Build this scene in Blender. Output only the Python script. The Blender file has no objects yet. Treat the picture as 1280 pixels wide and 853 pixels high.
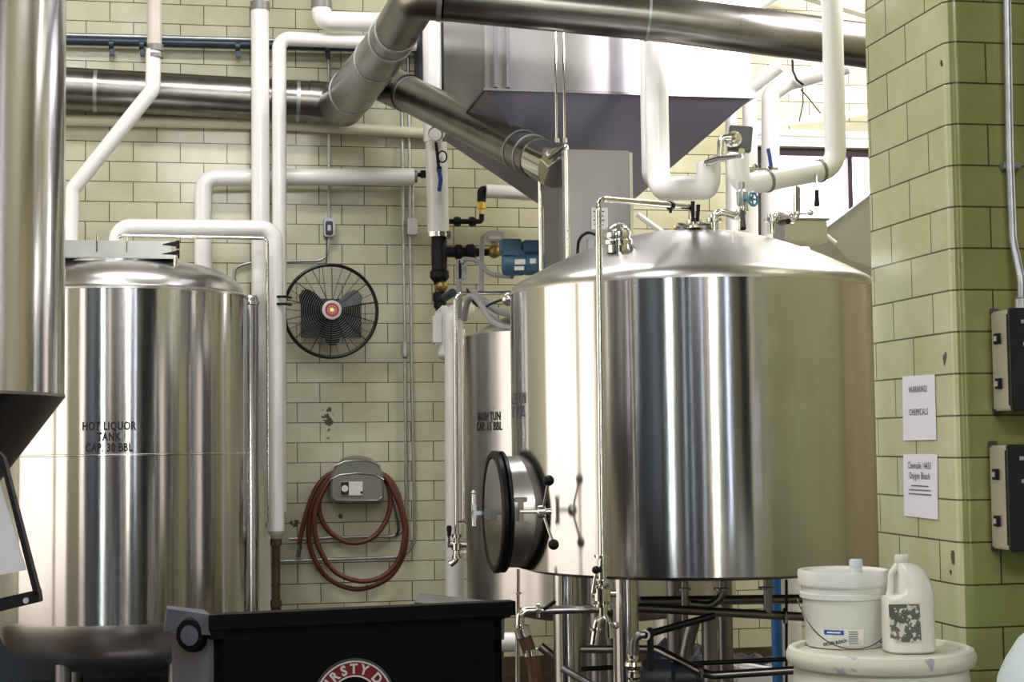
import bpy, bmesh, math, random
from mathutils import Vector, Matrix, noise
random.seed(7)
PI = math.pi
col = bpy.context.scene.collection
# ---------------------------------------------------------------- camera
F = 2000.0
CAM = Vector((0, 0, 1.6))
YAW = math.radians(11); PIT = math.atan(123.5 / F); ROLL = math.radians(0.7)
h_f = Vector((math.sin(YAW), math.cos(YAW), 0))
h_r = Vector((math.cos(YAW), -math.sin(YAW), 0))
fw = (h_f * math.cos(PIT) + Vector((0, 0, 1)) * math.sin(PIT)).normalized()
up0 = h_r.cross(fw).normalized()
rt = h_r * math.cos(ROLL) - up0 * math.sin(ROLL)
up = h_r * math.sin(ROLL) + up0 * math.cos(ROLL)
cam = bpy.data.objects.new('camera', bpy.data.cameras.new('camera'))
col.objects.link(cam)
m = Matrix((rt, up, -fw)).transposed().to_4x4(); m.translation = CAM
cam.matrix_world = m
cam.data.sensor_width = 36; cam.data.lens = F / 1280 * 36
cam.data.clip_start = .05
bpy.context.scene.camera = cam

def ray(px, py):
    return fw + rt * ((px - 640) / F) - up * ((py - 426.5) / F)
def at(px, py, cz):            # place by depth
    d = ray(px, py); return CAM + d * (cz / d.dot(h_f))
def aty(px, py, Y):
    d = ray(px, py); return CAM + d * (Y / d.y)
def atx(px, py, X):
    d = ray(px, py); return CAM + d * (X / d.x)
def S(px, cz): return px * cz / F

# ---------------------------------------------------------------- materials
def mat(name, c, rough=.5, metal=0., var=.06, vscale=6., bump=0., aniso=0., trans=0., emit=None, es=0., coat=0., rvar=0., stretch=(1,1,1), spec=.5, spots=None):
    M = bpy.data.materials.new(name); M.use_nodes = True
    nt = M.node_tree; N = nt.nodes; L = nt.links; b = N['Principled BSDF']
    tc = N.new('ShaderNodeTexCoord'); mp = N.new('ShaderNodeMapping')
    mp.inputs['Scale'].default_value = stretch
    L.new(tc.outputs['Object'], mp.inputs['Vector'])
    nz = N.new('ShaderNodeTexNoise'); nz.inputs['Scale'].default_value = vscale; nz.inputs['Detail'].default_value = 4
    L.new(mp.outputs[0], nz.inputs['Vector'])
    mx = N.new('ShaderNodeMix'); mx.data_type = 'RGBA'
    mx.inputs['A'].default_value = (*[max(0, v * (1 - var * 2)) for v in c], 1)
    mx.inputs['B'].default_value = (*[min(1, v * (1 + var * 2)) for v in c], 1)
    L.new(nz.outputs['Fac'], mx.inputs['Factor'])
    outc = mx.outputs['Result']
    if spots:
        n2 = N.new('ShaderNodeTexNoise'); n2.inputs['Scale'].default_value = spots[1]; n2.inputs['Detail'].default_value = 6
        L.new(tc.outputs['Object'], n2.inputs['Vector'])
        cr = N.new('ShaderNodeValToRGB'); cr.color_ramp.elements[0].position = spots[2]; cr.color_ramp.elements[1].position = spots[2] + .03
        L.new(n2.outputs['Fac'], cr.inputs['Fac'])
        m2 = N.new('ShaderNodeMix'); m2.data_type = 'RGBA'; L.new(cr.outputs[0], m2.inputs['Factor'])
        L.new(outc, m2.inputs['A']); m2.inputs['B'].default_value = (*spots[0], 1); outc = m2.outputs['Result']
    L.new(outc, b.inputs['Base Color'])
    b.inputs['Roughness'].default_value = rough; b.inputs['Metallic'].default_value = metal
    b.inputs['Specular IOR Level'].default_value = spec
    if coat: b.inputs['Coat Weight'].default_value = coat; b.inputs['Coat Roughness'].default_value = .08
    if trans: b.inputs['Transmission Weight'].default_value = trans
    if rvar:
        mr = N.new('ShaderNodeMapRange'); mr.inputs['To Min'].default_value = rough - rvar; mr.inputs['To Max'].default_value = rough + rvar
        L.new(nz.outputs['Fac'], mr.inputs['Value']); L.new(mr.outputs[0], b.inputs['Roughness'])
    if aniso:
        b.inputs['Anisotropic'].default_value = aniso; b.inputs['Anisotropic Rotation'].default_value = .25
        tg = N.new('ShaderNodeTangent'); tg.direction_type = 'RADIAL'; tg.axis = 'Z'
        L.new(tg.outputs[0], b.inputs['Tangent'])
    if bump:
        bp = N.new('ShaderNodeBump'); bp.inputs['Strength'].default_value = bump; bp.inputs['Distance'].default_value = .01
        L.new(nz.outputs['Fac'], bp.inputs['Height']); L.new(bp.outputs[0], b.inputs['Normal'])
    if emit:
        b.inputs['Emission Color'].default_value = (*emit, 1); b.inputs['Emission Strength'].default_value = es
    return M

def tile(name, axis, c1, c2, mortar, u0, z0, spots=(), bw=.305, bh=.1333, rough=.18):
    M = bpy.data.materials.new(name); M.use_nodes = True
    nt = M.node_tree; N = nt.nodes; L = nt.links; b = N['Principled BSDF']
    g = N.new('ShaderNodeNewGeometry'); sp = N.new('ShaderNodeSeparateXYZ'); L.new(g.outputs['Position'], sp.inputs[0])
    cb = N.new('ShaderNodeCombineXYZ')
    a1 = N.new('ShaderNodeMath'); a1.operation = 'SUBTRACT'; a1.inputs[1].default_value = u0; L.new(sp.outputs[axis], a1.inputs[0])
    a2 = N.new('ShaderNodeMath'); a2.operation = 'SUBTRACT'; a2.inputs[1].default_value = z0; L.new(sp.outputs['Z'], a2.inputs[0])
    L.new(a1.outputs[0], cb.inputs[0]); L.new(a2.outputs[0], cb.inputs[1])
    br = N.new('ShaderNodeTexBrick'); L.new(cb.outputs[0], br.inputs['Vector'])
    br.offset = .5; br.offset_frequency = 2; br.squash = 1
    br.inputs['Scale'].default_value = 1; br.inputs['Brick Width'].default_value = bw; br.inputs['Row Height'].default_value = bh
    br.inputs['Mortar Size'].default_value = .0032; br.inputs['Mortar Smooth'].default_value = .25; br.inputs['Bias'].default_value = 0
    br.inputs['Color1'].default_value = (*c1, 1); br.inputs['Color2'].default_value = (*c2, 1); br.inputs['Mortar'].default_value = (*mortar, 1)
    nz = N.new('ShaderNodeTexNoise'); nz.inputs['Scale'].default_value = 3.5; nz.inputs['Detail'].default_value = 8; nz.inputs['Roughness'].default_value = .65
    L.new(g.outputs['Position'], nz.inputs['Vector'])
    cr = N.new('ShaderNodeValToRGB'); cr.color_ramp.elements[0].position = .3; cr.color_ramp.elements[1].position = .7
    cr.color_ramp.elements[0].color = (.84, .80, .70, 1); cr.color_ramp.elements[1].color = (1, 1, 1, 1)
    L.new(nz.outputs['Fac'], cr.inputs[0])
    mu = N.new('ShaderNodeMix'); mu.data_type = 'RGBA'; mu.blend_type = 'MULTIPLY'; mu.inputs['Factor'].default_value = 1
    L.new(br.outputs['Color'], mu.inputs['A']); L.new(cr.outputs[0], mu.inputs['B'])
    out = mu.outputs['Result']
    n3 = N.new('ShaderNodeTexNoise'); n3.inputs['Scale'].default_value = 28; n3.inputs['Detail'].default_value = 3; L.new(g.outputs['Position'], n3.inputs['Vector'])
    for (p, rad, sc) in spots:
        d = N.new('ShaderNodeVectorMath'); d.operation = 'SUBTRACT'; d.inputs[1].default_value = p; L.new(g.outputs['Position'], d.inputs[0])
        e = N.new('ShaderNodeVectorMath'); e.operation = 'MULTIPLY'; e.inputs[1].default_value = (1, 1, sc); L.new(d.outputs[0], e.inputs[0])
        l = N.new('ShaderNodeVectorMath'); l.operation = 'LENGTH'; L.new(e.outputs[0], l.inputs[0])
        q = N.new('ShaderNodeMath'); q.operation = 'DIVIDE'; q.inputs[1].default_value = rad; L.new(l.outputs['Value'], q.inputs[0])
        s = N.new('ShaderNodeMath'); s.operation = 'MULTIPLY_ADD'; s.inputs[1].default_value = -.22; s.inputs[2].default_value = -.40; L.new(q.outputs[0], s.inputs[0])
        t = N.new('ShaderNodeMath'); t.operation = 'ADD'; L.new(s.outputs[0], t.inputs[0]); L.new(n3.outputs['Fac'], t.inputs[1])
        w = N.new('ShaderNodeMath'); w.operation = 'MULTIPLY'; w.use_clamp = True; w.inputs[1].default_value = 30; L.new(t.outputs[0], w.inputs[0])
        x = N.new('ShaderNodeMix'); x.data_type = 'RGBA'; L.new(w.outputs[0], x.inputs['Factor']); L.new(out, x.inputs['A']); x.inputs['B'].default_value = (.07, .055, .03, 1)
        out = x.outputs['Result']
    L.new(out, b.inputs['Base Color'])
    b.inputs['Roughness'].default_value = rough
    bp = N.new('ShaderNodeBump'); bp.inputs['Strength'].default_value = .4; bp.inputs['Distance'].default_value = .003; bp.invert = True
    L.new(br.outputs['Fac'], bp.inputs['Height']); L.new(bp.outputs[0], b.inputs['Normal'])
    return M

M = {}
M['steel'] = mat('brushed_steel', (.58, .58, .60), .16, 1, .06, 5, .05, .9, stretch=(2.2, 2.2, .12), rvar=.02)
M['steel_soft'] = mat('soft_brushed_steel', (.60, .60, .61), .27, 1, .05, 5, .03, .8, stretch=(2.2, 2.2, .12))
M['steel_dome'] = mat('satin_steel', (.60, .595, .59), .30, 1, .05, 4, .04, .4)
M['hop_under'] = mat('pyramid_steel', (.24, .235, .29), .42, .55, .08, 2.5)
M['steel_rough'] = mat('mill_steel', (.33, .33, .35), .40, 1, .10, 3, .05)
M['steel_hop'] = mat('hopper_steel', (.50, .49, .53), .30, 1, .05, 3, .03)
M['duct'] = mat('duct_steel', (.27, .26, .25), .30, 1, .2, 5, .10, rvar=.08)
M['galv'] = mat('galvanised', (.46, .48, .50), .42, .9, .15, 18)
M['chrome'] = mat('polished_steel', (.72, .71, .68), .13, 1, .04, 8)
M['lidsteel'] = mat('lid_steel', (.42, .43, .43), .33, .9, .12, 4)
M['dull'] = mat('dull_steel', (.26, .26, .27), .33, 1, .15, 9)
M['white'] = mat('white_jacket', (.86, .86, .86), .28, 0, .03, 3, coat=.3)
M['cream'] = mat('cream_paint', (.66, .64, .50), .4, 0, .08, 4)
M['pinkpipe'] = mat('bare_white_pipe', (.62, .56, .52), .35, 0, .07, 6)
M['greyband'] = mat('grey_band', (.25, .25, .25), .45, .3)
M['black'] = mat('black_iron', (.010, .010, .012), .45, 0, .2, spec=.3)
M['rubber'] = mat('black_rubber', (.008, .008, .010), .4, 0, .2, spec=.3)
M['navy'] = mat('dark_blue_pipe', (.045, .065, .095), .35, .3, .2, 5)
M['brass'] = mat('brass', (.36, .26, .10), .4, .9, .2, 12)
M['brassbright'] = mat('bright_brass', (.8, .6, .12), .3, .8, .1)
M['rust'] = mat('rusty_iron', (.085, .06, .035), .7, .2, .3, 20)
M['hose'] = mat('red_brown_hose', (.13, .036, .018), .42, 0, .25, 6)
M['hosebrown'] = mat('brown_hose', (.13, .06, .04), .4, 0, .2, 6)
M['greyplastic'] = mat('grey_plastic', (.22, .22, .19), .45, 0, .06)
M['greycable'] = mat('grey_cable', (.30, .31, .32), .45, 0, .06)
M['motor'] = mat('blue_paint', (.06, .14, .22), .38, .1, .12, 7)
M['bluehandle'] = mat('blue_handle', (.02, .06, .30), .35)
M['bluewheel'] = mat('blue_wheel', (.10, .28, .42), .35, .2)
M['label'] = mat('label_white', (.72, .72, .70), .5, 0, .12, 60)
M['silver'] = mat('silver_box', (.62, .62, .62), .45, .6, .05)
M['paper'] = mat('paper', (.76, .76, .84), .45, 0, .02)
M['ink'] = mat('ink', (.02, .02, .03), .6)
M['inkgrey'] = mat('faded_ink', (.10, .10, .14), .6)
M['drum'] = mat('white_poly', (.70, .70, .60), .38, 0, .05, 4, trans=.0)
M['drumlid'] = mat('stained_poly', (.66, .66, .54), .42, 0, .05, 4, spots=((.40, .40, .46), 14, .64))
M['pail'] = mat('white_pail', (.72, .73, .70), .32, 0, .03)
M['pailclear'] = mat('clear_plastic', (.55, .60, .62), .25, 0, .05)
M['jug'] = mat('milky_plastic', (.70, .70, .63), .33, 0, .03)
M['bluewhite'] = mat('pale_blue_plastic', (.62, .70, .72), .35, 0, .03)
M['bluelabel'] = mat('blue_print', (.02, .10, .42), .5)
M['dirtlabel'] = mat('dirty_label', (.13, .13, .11), .6, 0, .3, 20, spots=((.60, .60, .55), 55, .53))
M['bin'] = mat('black_poly', (.003, .003, .004), .6, 0, .3, 30, spec=.15, spots=((.035, .035, .035), 14, .70))
M['bingrey'] = mat('scuffed_poly', (.085, .09, .115), .5, 0, .3, 12, stretch=(1, 1, .2))
M['red'] = mat('dark_red', (.22, .012, .018), .45)
M['badgered'] = mat('badge_red', (.55, .05, .04), .45)
M['logowhite'] = mat('logo_white', (.72, .70, .70), .5)
M['fan'] = mat('fan_black', (.022, .025, .028), .35, .5)
M['fanblade'] = mat('fan_blade', (.035, .04, .045), .4, .4)
M['boxsteel'] = mat('enclosure_steel', (.72, .66, .60), .36, .75, .1, 5)
M['boxdark'] = mat('enclosure_dark', (.035, .037, .037), .42, .3)
M['darkframe'] = mat('dark_frame', (.03, .012, .022), .5)
M['bluepipe'] = mat('blue_pipe', (.03, .16, .45), .35)
M['glassball'] = mat('glass_globe', (.75, .76, .76), .06, .85, .03)
M['floor'] = mat('wet_floor', (.045, .030, .026), .22, 0, .3, 1.5, .08, spots=((.035, .02, .015), 3, .55))
M['ceil'] = mat('ceiling_paint', (.42, .41, .37), .7)
M['dark'] = mat('dark_paint', (.05, .062, .085), .45)
M['darkgrey'] = mat('dark_grey_box', (.10, .10, .105), .45, .3)
M['cloth'] = mat('dark_tarp', (.02, .022, .045), .35, 0, .4, 8, .2)
M['cardboard'] = mat('grey_board', (.16, .16, .155), .6, 0, .3, 14)
def emis(name, c, s):
    return mat(name, (.8, .8, .8), .4, emit=c, es=s)
M['sky_back'] = emis('daylight_back', (1, .97, .98), 7)
M['sky_a'] = emis('daylight_a', (.93, 1, .97), 9)  # from here on: glow for the panes added on the unseen walls
M['sky_b'] = emis('daylight_b', (1, .98, .75), 9)
M['sky_c'] = emis('daylight_warm', (1, .86, .72), 1.35)
M['sky_d'] = emis('daylight_cool', (.75, .85, 1), 3)
M['sky_e'] = emis('daylight_dim', (.8, .88, 1), 1.6)
M['sky_p'] = emis('daylight_pink', (1, .85, .95), 3)

# ---------------------------------------------------------------- mesh builder
def frame(d):
    d = d.normalized(); a = Vector((0, 0, 1)) if abs(d.z) < .9 else Vector((1, 0, 0))
    u = d.cross(a).normalized(); return u, d.cross(u).normalized()
def fillet(pts, r, n=7):
    pts = [Vector(p) for p in pts]; out = [pts[0]]
    for i in range(1, len(pts) - 1):
        a, b, c = pts[i-1], pts[i], pts[i+1]
        d1 = (a - b); d2 = (c - b); l1, l2 = d1.length, d2.length
        if l1 < 1e-6 or l2 < 1e-6: continue
        d1 /= l1; d2 /= l2
        ang = d1.angle(d2)
        if ang > 3.1: out.append(b); continue
        rr = r; t = rr / math.tan(ang / 2); t = min(t, l1 * .48, l2 * .48); rr = t * math.tan(ang / 2)
        bis = (d1 + d2).normalized(); cen = b + bis * (rr / math.sin(ang / 2))
        s = b + d1 * t - cen; e = b + d2 * t - cen; w = s.angle(e)
        for k in range(n + 1):
            f = k / n
            out.append(cen + (s * math.sin((1 - f) * w) + e * math.sin(f * w)) / math.sin(w))
    out.append(pts[-1]); return out
def spline(pts, n=6, closed=False):
    P = [Vector(p) for p in pts]; out = []
    N_ = len(P); rng = range(N_) if closed else range(N_ - 1)
    for i in rng:
        g = (lambda j: P[j % N_]) if closed else (lambda j: P[max(0, min(N_ - 1, j))])
        a, b, c, d = g(i-1), g(i), g(i+1), g(i+2)
        for k in range(n):
            t = k / n
            out.append(.5 * ((2*b) + (c-a)*t + (2*a-5*b+4*c-d)*t*t + (-a+3*b-3*c+d)*t**3))
    if not closed: out.append(P[-1])
    return out

class MB:
    def __init__(s): s.bm = bmesh.new()
    def box(s, c, size, R=None, bev=0):
        t = bmesh.new(); bmesh.ops.create_cube(t, size=1)
        bmesh.ops.scale(t, vec=size, verts=t.verts)
        if bev: bmesh.ops.bevel(t, geom=t.edges[:], offset=bev, segments=2, affect='EDGES')
        if R is not None: bmesh.ops.rotate(t, cent=(0, 0, 0), matrix=R, verts=t.verts)
        bmesh.ops.translate(t, vec=c, verts=t.verts)
        s.merge(t); return s
    def merge(s, t):
        me = bpy.data.meshes.new('t'); t.to_mesh(me); t.free(); s.bm.from_mesh(me); bpy.data.meshes.remove(me)
    def lathe(s, c, d, prof, n=32, caps=True):
        c = Vector(c); d = Vector(d).normalized(); u, v = frame(d); rings = []
        for (r, h) in prof:
            if r < 1e-5: rings.append([s.bm.verts.new(c + d * h)]); continue
            rings.append([s.bm.verts.new(c + d * h + (u * math.cos(2*PI*k/n) + v * math.sin(2*PI*k/n)) * r) for k in range(n)])
        for a, b in zip(rings, rings[1:]):
            for k in range(n):
                k2 = (k + 1) % n
                if len(a) == 1 and len(b) == 1: continue
                if len(a) == 1: s.bm.faces.new((a[0], b[k], b[k2]))
                elif len(b) == 1: s.bm.faces.new((a[k], b[0], a[k2]))
                else: s.bm.faces.new((a[k], b[k], b[k2], a[k2]))
        if caps:
            for r_ in (rings[0], rings[-1]):
                if len(r_) > 2: s.bm.faces.new(r_)
        return s
    def cyl(s, a, b, r, n=20, r2=None):
        a = Vector(a); b = Vector(b)
        return s.lathe(a, b - a, [(r, 0), (r if r2 is None else r2, (b - a).length)], n)
    def tube(s, pts, r, n=14, bend=None, closed=False):
        pts = [Vector(p) for p in pts]
        if bend: pts = fillet(pts, bend)
        q = [pts[0]]
        for p in pts[1:]:
            if (p - q[-1]).length > 1e-5: q.append(p)
        pts = q; N_ = len(pts)
        rr = r if callable(r) else (lambda f: r)
        T = []
        for i in range(N_):
            if closed: t = pts[(i+1) % N_] - pts[i-1]
            else: t = pts[min(i+1, N_-1)] - pts[max(i-1, 0)]
            T.append(t.normalized())
        u, v = frame(T[0]); rings = []
        for i in range(N_):
            if i:
                ax = T[i-1].cross(T[i])
                if ax.length > 1e-7:
                    Rm = Matrix.Rotation(T[i-1].angle(T[i]), 3, ax.normalized()); u = Rm @ u; v = Rm @ v
            f = i / max(1, N_ - 1)
            rings.append([s.bm.verts.new(pts[i] + (u * math.cos(2*PI*k/n) + v * math.sin(2*PI*k/n)) * rr(f)) for k in range(n)])
        prs = list(zip(rings, rings[1:]))
        if closed: prs.append((rings[-1], rings[0]))
        for a, b in prs:
            for k in range(n): s.bm.faces.new((a[k], a[(k+1) % n], b[(k+1) % n], b[k]))
        if not closed: s.bm.faces.new(rings[0][::-1]); s.bm.faces.new(rings[-1])
        return s
    def prism(s, poly, vec):
        vec = Vector(vec); a = [s.bm.verts.new(Vector(p)) for p in poly]; b = [s.bm.verts.new(Vector(p) + vec) for p in poly]
        n = len(a); s.bm.faces.new(a[::-1]); s.bm.faces.new(b)
        for k in range(n): s.bm.faces.new((a[k], a[(k+1) % n], b[(k+1) % n], b[k]))
        return s
    def loft(s, rings, caps=True):
        R = [[s.bm.verts.new(Vector(p)) for p in r] for r in rings]; n = len(R[0])
        for a, b in zip(R, R[1:]):
            for k in range(n): s.bm.faces.new((a[k], a[(k+1) % n], b[(k+1) % n], b[k]))
        if caps: s.bm.faces.new(R[0][::-1]); s.bm.faces.new(R[-1])
        return s
    def sphere(s, c, r, sc=(1, 1, 1)):
        t = bmesh.new(); bmesh.ops.create_uvsphere(t, u_segments=20, v_segments=12, radius=r)
        bmesh.ops.scale(t, vec=sc, verts=t.verts); bmesh.ops.translate(t, vec=c, verts=t.verts); s.merge(t); return s
    def build(s, name, m, parent=None, ang=35, origin=None, label=None):
        bm = s.bm; bmesh.ops.recalc_face_normals(bm, faces=bm.faces)
        if parent is not None: org = world(parent)
        elif origin is not None: org = Vector(origin)
        else:
            xs = [v.co for v in bm.verts]
            lo = Vector([min(p[i] for p in xs) for i in range(3)]); hi = Vector([max(p[i] for p in xs) for i in range(3)])
            org = Vector(((lo.x + hi.x) / 2, (lo.y + hi.y) / 2, lo.z))
        # children keep their own origin at their centre
        if parent is not None:
            xs = [v.co for v in bm.verts]
            lo = Vector([min(p[i] for p in xs) for i in range(3)]); hi = Vector([max(p[i] for p in xs) for i in range(3)])
            own = (lo + hi) / 2
        else: own = org
        bmesh.ops.translate(bm, vec=-own, verts=bm.verts)
        me = bpy.data.meshes.new(name); bm.to_mesh(me); bm.free()
        me.shade_smooth(); me.set_sharp_from_angle(angle=math.radians(ang))
        me.materials.append(M[m] if isinstance(m, str) else m)
        o = bpy.data.objects.new(name, me); col.objects.link(o)
        WP[o.name] = own
        if parent is not None: o.parent = parent; o.location = own - org
        else: o.location = own
        if label: o['label'] = label
        return o
WP = {}
def world(o): return WP[o.name]
def thing(name, label, cat, loc, group=None):
    o = bpy.data.objects.new(name, None); col.objects.link(o); o.location = loc; o.empty_display_size = .1
    WP[o.name] = Vector(loc); o['label'] = label; o['category'] = cat
    if group: o['group'] = group
    return o
def tag(o, label, cat, group=None):
    o['label'] = label; o['category'] = cat
    if group: o['group'] = group
    return o
def struct(o): o['kind'] = 'structure'; return o

def text_bm(mb, s, size, fn, sx=.72, off=0., align='CENTER'):
    cu = bpy.data.curves.new('txt', 'FONT'); cu.body = s; cu.size = size; cu.align_x = align; cu.offset = off; cu.resolution_u = 3; cu.space_character = 1.12
    o = bpy.data.objects.new('txt', cu); col.objects.link(o)
    dg = bpy.context.evaluated_depsgraph_get(); dg.update()
    me = bpy.data.meshes.new_from_object(o.evaluated_get(dg))
    bpy.data.objects.remove(o); bpy.data.curves.remove(cu)
    t = bmesh.new(); t.from_mesh(me); bpy.data.meshes.remove(me)
    bmesh.ops.triangulate(t, faces=t.faces[:])
    for v in t.verts: v.co = fn(v.co.x * sx, v.co.y)
    mb.merge(t)

# tri-clamp ferrule ring
def clamp(p, d, r, parent, m='chrome', name='clamp'):
    d = Vector(d).normalized(); u, v = frame(d)
    b = MB().lathe(Vector(p) - d * r * .45, d, [(r * 1.0, 0), (r * 1.75, r * .15), (r * 1.75, r * .75), (r, r * .9)], 18)
    b.box(Vector(p) + u * r * 2.1, (r * 1.1, r * .8, r * .8), bev=r*.1)
    b.cyl(Vector(p) + u * r * 2.1 - v * r, Vector(p) + u * r * 2.1 + v * r * 1.4, r * .28, 8)
    return b.build(name, m, parent)

# ================================================================= SETTING
WY = 10.75
PXL = 2.345; PYC = 4.70            # right wall corner: left face plane X, front face plane Y
PYB = PYC + .63
j0 = aty(165, 201, WY); j1 = aty(100, 180, WY)
wall_spots = [(tuple(aty(410, 525, WY)), .055, .4), (tuple(aty(366, 655, WY)), .05, 1), (tuple(aty(425, 645, WY)), .025, 1.5)]
c_a = (.62, .62, .485); c_b = (.57, .575, .44); mort = (.09, .085, .05)
j0 = aty(133, 181, WY)
M['tile_back'] = tile('glazed_tile_back', 'X', c_a, c_b, mort, aty(166.5, 190, WY).x, aty(163, 177.3, WY).z - .1333 * 30, wall_spots)
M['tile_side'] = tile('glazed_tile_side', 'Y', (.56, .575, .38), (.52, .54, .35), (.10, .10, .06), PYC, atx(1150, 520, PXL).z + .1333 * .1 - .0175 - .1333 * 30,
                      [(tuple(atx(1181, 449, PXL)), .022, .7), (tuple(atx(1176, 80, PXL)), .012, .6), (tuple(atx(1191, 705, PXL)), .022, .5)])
M['tile_front'] = tile('glazed_tile_front', 'X', (.30, .33, .13), (.27, .30, .115), (.07, .07, .03), PXL - .02, atx(1150, 520, PXL).z + .1333 * .1 - .0175 - .1333 * 30)  # same tile, darker base colour stands in for shade on the front face
M['tile_left'] = tile('glazed_tile_left', 'Y', (.66, .60, .40), (.60, .55, .35), (.10, .09, .06), 0, 0)

XL, XR, YF, ZC = -6.2, 9.0, -5.0, 6.2
wx0 = aty(946, 200, WY); wx1 = aty(1140, 200, WY)
wz1 = aty(1010, 186, WY).z; wz0 = aty(1010, 330, WY).z
# back wall with an opening for the window
b = MB()
b.box(((XL + wx0.x) / 2, WY + .1, ZC / 2), (wx0.x - XL, .2, ZC))
b.box(((XR + wx1.x) / 2, WY + .1, ZC / 2), (XR - wx1.x, .2, ZC))
b.box(((wx0.x + wx1.x) / 2, WY + .1, (wz1 + ZC) / 2), (wx1.x - wx0.x, .2, ZC - wz1))
b.box(((wx0.x + wx1.x) / 2, WY + .1, wz0 / 2), (wx1.x - wx0.x, .2, wz0))
struct(b.build('wall_back', 'tile_back'))
w = struct(MB().box(((wx0.x + wx1.x) / 2, WY + .15, (wz0 + wz1) / 2), (wx1.x - wx0.x, .02, wz1 - wz0)).build('window_1', 'sky_back'))
b = MB(); fy = WY + .03
b.box(((wx0.x + wx1.x) / 2, fy, wz1 - .025), (wx1.x - wx0.x, .06, .055))
mx = aty(1064, 250, WY).x
b.box((mx, fy, (wz0 + wz1) / 2), (.035, .05, wz1 - wz0)); b.box((wx0.x + .02, fy, (wz0 + wz1) / 2), (.035, .05, wz1 - wz0)); b.box((wx1.x - .02, fy, (wz0 + wz1) / 2), (.035, .05, wz1 - wz0))
b.box(((wx0.x + wx1.x) / 2, fy, wz0 + .02), (wx1.x - wx0.x, .06, .05))
b.build('window_frame', 'darkframe', w)
struct(MB().box(((wx0.x + wx1.x) / 2, WY - .02, wz1 + .06), (wx1.x - wx0.x + .1, .04, .10)).build('trim_1', 'white'))
# right wall block: its end stands beside the tank
b = MB(); rc = .045
poly = [(PXL, PYB, 0), (PXL, PYC + rc, 0)] + [(PXL + rc - rc * math.cos(a * PI / 16), PYC + rc - rc * math.sin(a * PI / 16), 0) for a in range(1, 8)] + [(PXL + rc, PYC, 0), (XR, PYC, 0), (XR, PYB, 0)]
b.prism(poly, (0, 0, ZC))
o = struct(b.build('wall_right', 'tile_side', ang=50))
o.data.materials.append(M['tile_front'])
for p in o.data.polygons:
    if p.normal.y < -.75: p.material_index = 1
# far side room shell
struct(MB().box((XL - .1, (YF + WY) / 2, ZC / 2), (.2, WY - YF, ZC)).build('wall_left', 'tile_left'))
struct(MB().box(((XL + XR) / 2, YF - .1, ZC / 2), (XR - XL, .2, ZC)).build('wall_front', 'dark'))
struct(MB().box((XR + .1, (YF + WY) / 2, ZC / 2), (.2, WY - YF, ZC)).build('wall_far_right', 'tile_left'))
struct(MB().box(((XL + XR) / 2, (YF + WY) / 2, -.1), (XR - XL, WY - YF, .2)).build('floor', 'floor'))
struct(MB().box(((XL + XR) / 2, (YF + WY) / 2, ZC + .1), (XR - XL, WY - YF, .2)).build('ceiling', 'ceil'))
bz = aty(950, 809, WY).z
struct(MB().box(((XL + XR) / 2, WY - .012, bz / 2), (XR - XL, .024, bz)).build('baseboard_back', 'rust'))
# unseen glowing panes, added to light the room and streak the tank reflections
def add_glow(i, c, size, m_):
    struct(MB().box(c, size).build('window_%d' % i, m_))
add_glow(2, (-4.7, YF + .02, 3.2), (.5, .04, 4.6), 'sky_a')
add_glow(3, (1.0, YF + .02, 2.9), (.42, .04, 5.0), 'sky_b')
add_glow(4, (2.7, YF + .02, 2.9), (.26, .04, 5.0), 'sky_d')
add_glow(5, (-2.6, YF + .02, 2.7), (.12, .04, 4.4), 'sky_e')
add_glow(6, (-1.7, YF + .02, 2.7), (.08, .04, 4.4), 'sky_e')
add_glow(7, (XL + .02, 5.3, 2.6), (.04, 1.6, 4.8), 'sky_c')
add_glow(12, (XL + .02, 8.5, 2.6), (.04, 4.2, 4.8), 'sky_c')
struct(MB().box((XL + .03, -2.3, 2.4), (.06, 5.2, 4.8)).build('door_1', 'dark'))  # dark panel added out of view to darken the tank reflections
add_glow(11, (XR - .02, 2.9, 2.8), (.04, 1.5, 4.8), 'sky_p')
add_glow(8, (XL + .02, 1.2, 2.6), (.04, 1.2, 4.2), 'sky_c')
add_glow(9, (-.4, YF + .02, 2.9), (.12, .04, 5.0), 'sky_e')
for i, (x, wd) in enumerate(((-3.6, .7), (.25, .5), (3.6, 1.2))):  # unseen pale panels, added as bands for the tanks to reflect
    struct(MB().box((x, YF + .03, 2.2), (wd, .06, 4.4)).build('wall_panel', 'tile_left'))
# high window right of the back wall
p0 = aty(1050, 24, WY); p1 = aty(1130, -60, WY)
o = struct(MB().box(((p0.x + p1.x) / 2, WY - .01, (p0.z + p1.z) / 2), (p1.x - p0.x, .02, abs(p1.z - p0.z))).build('window_10', 'sky_back'))

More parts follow.
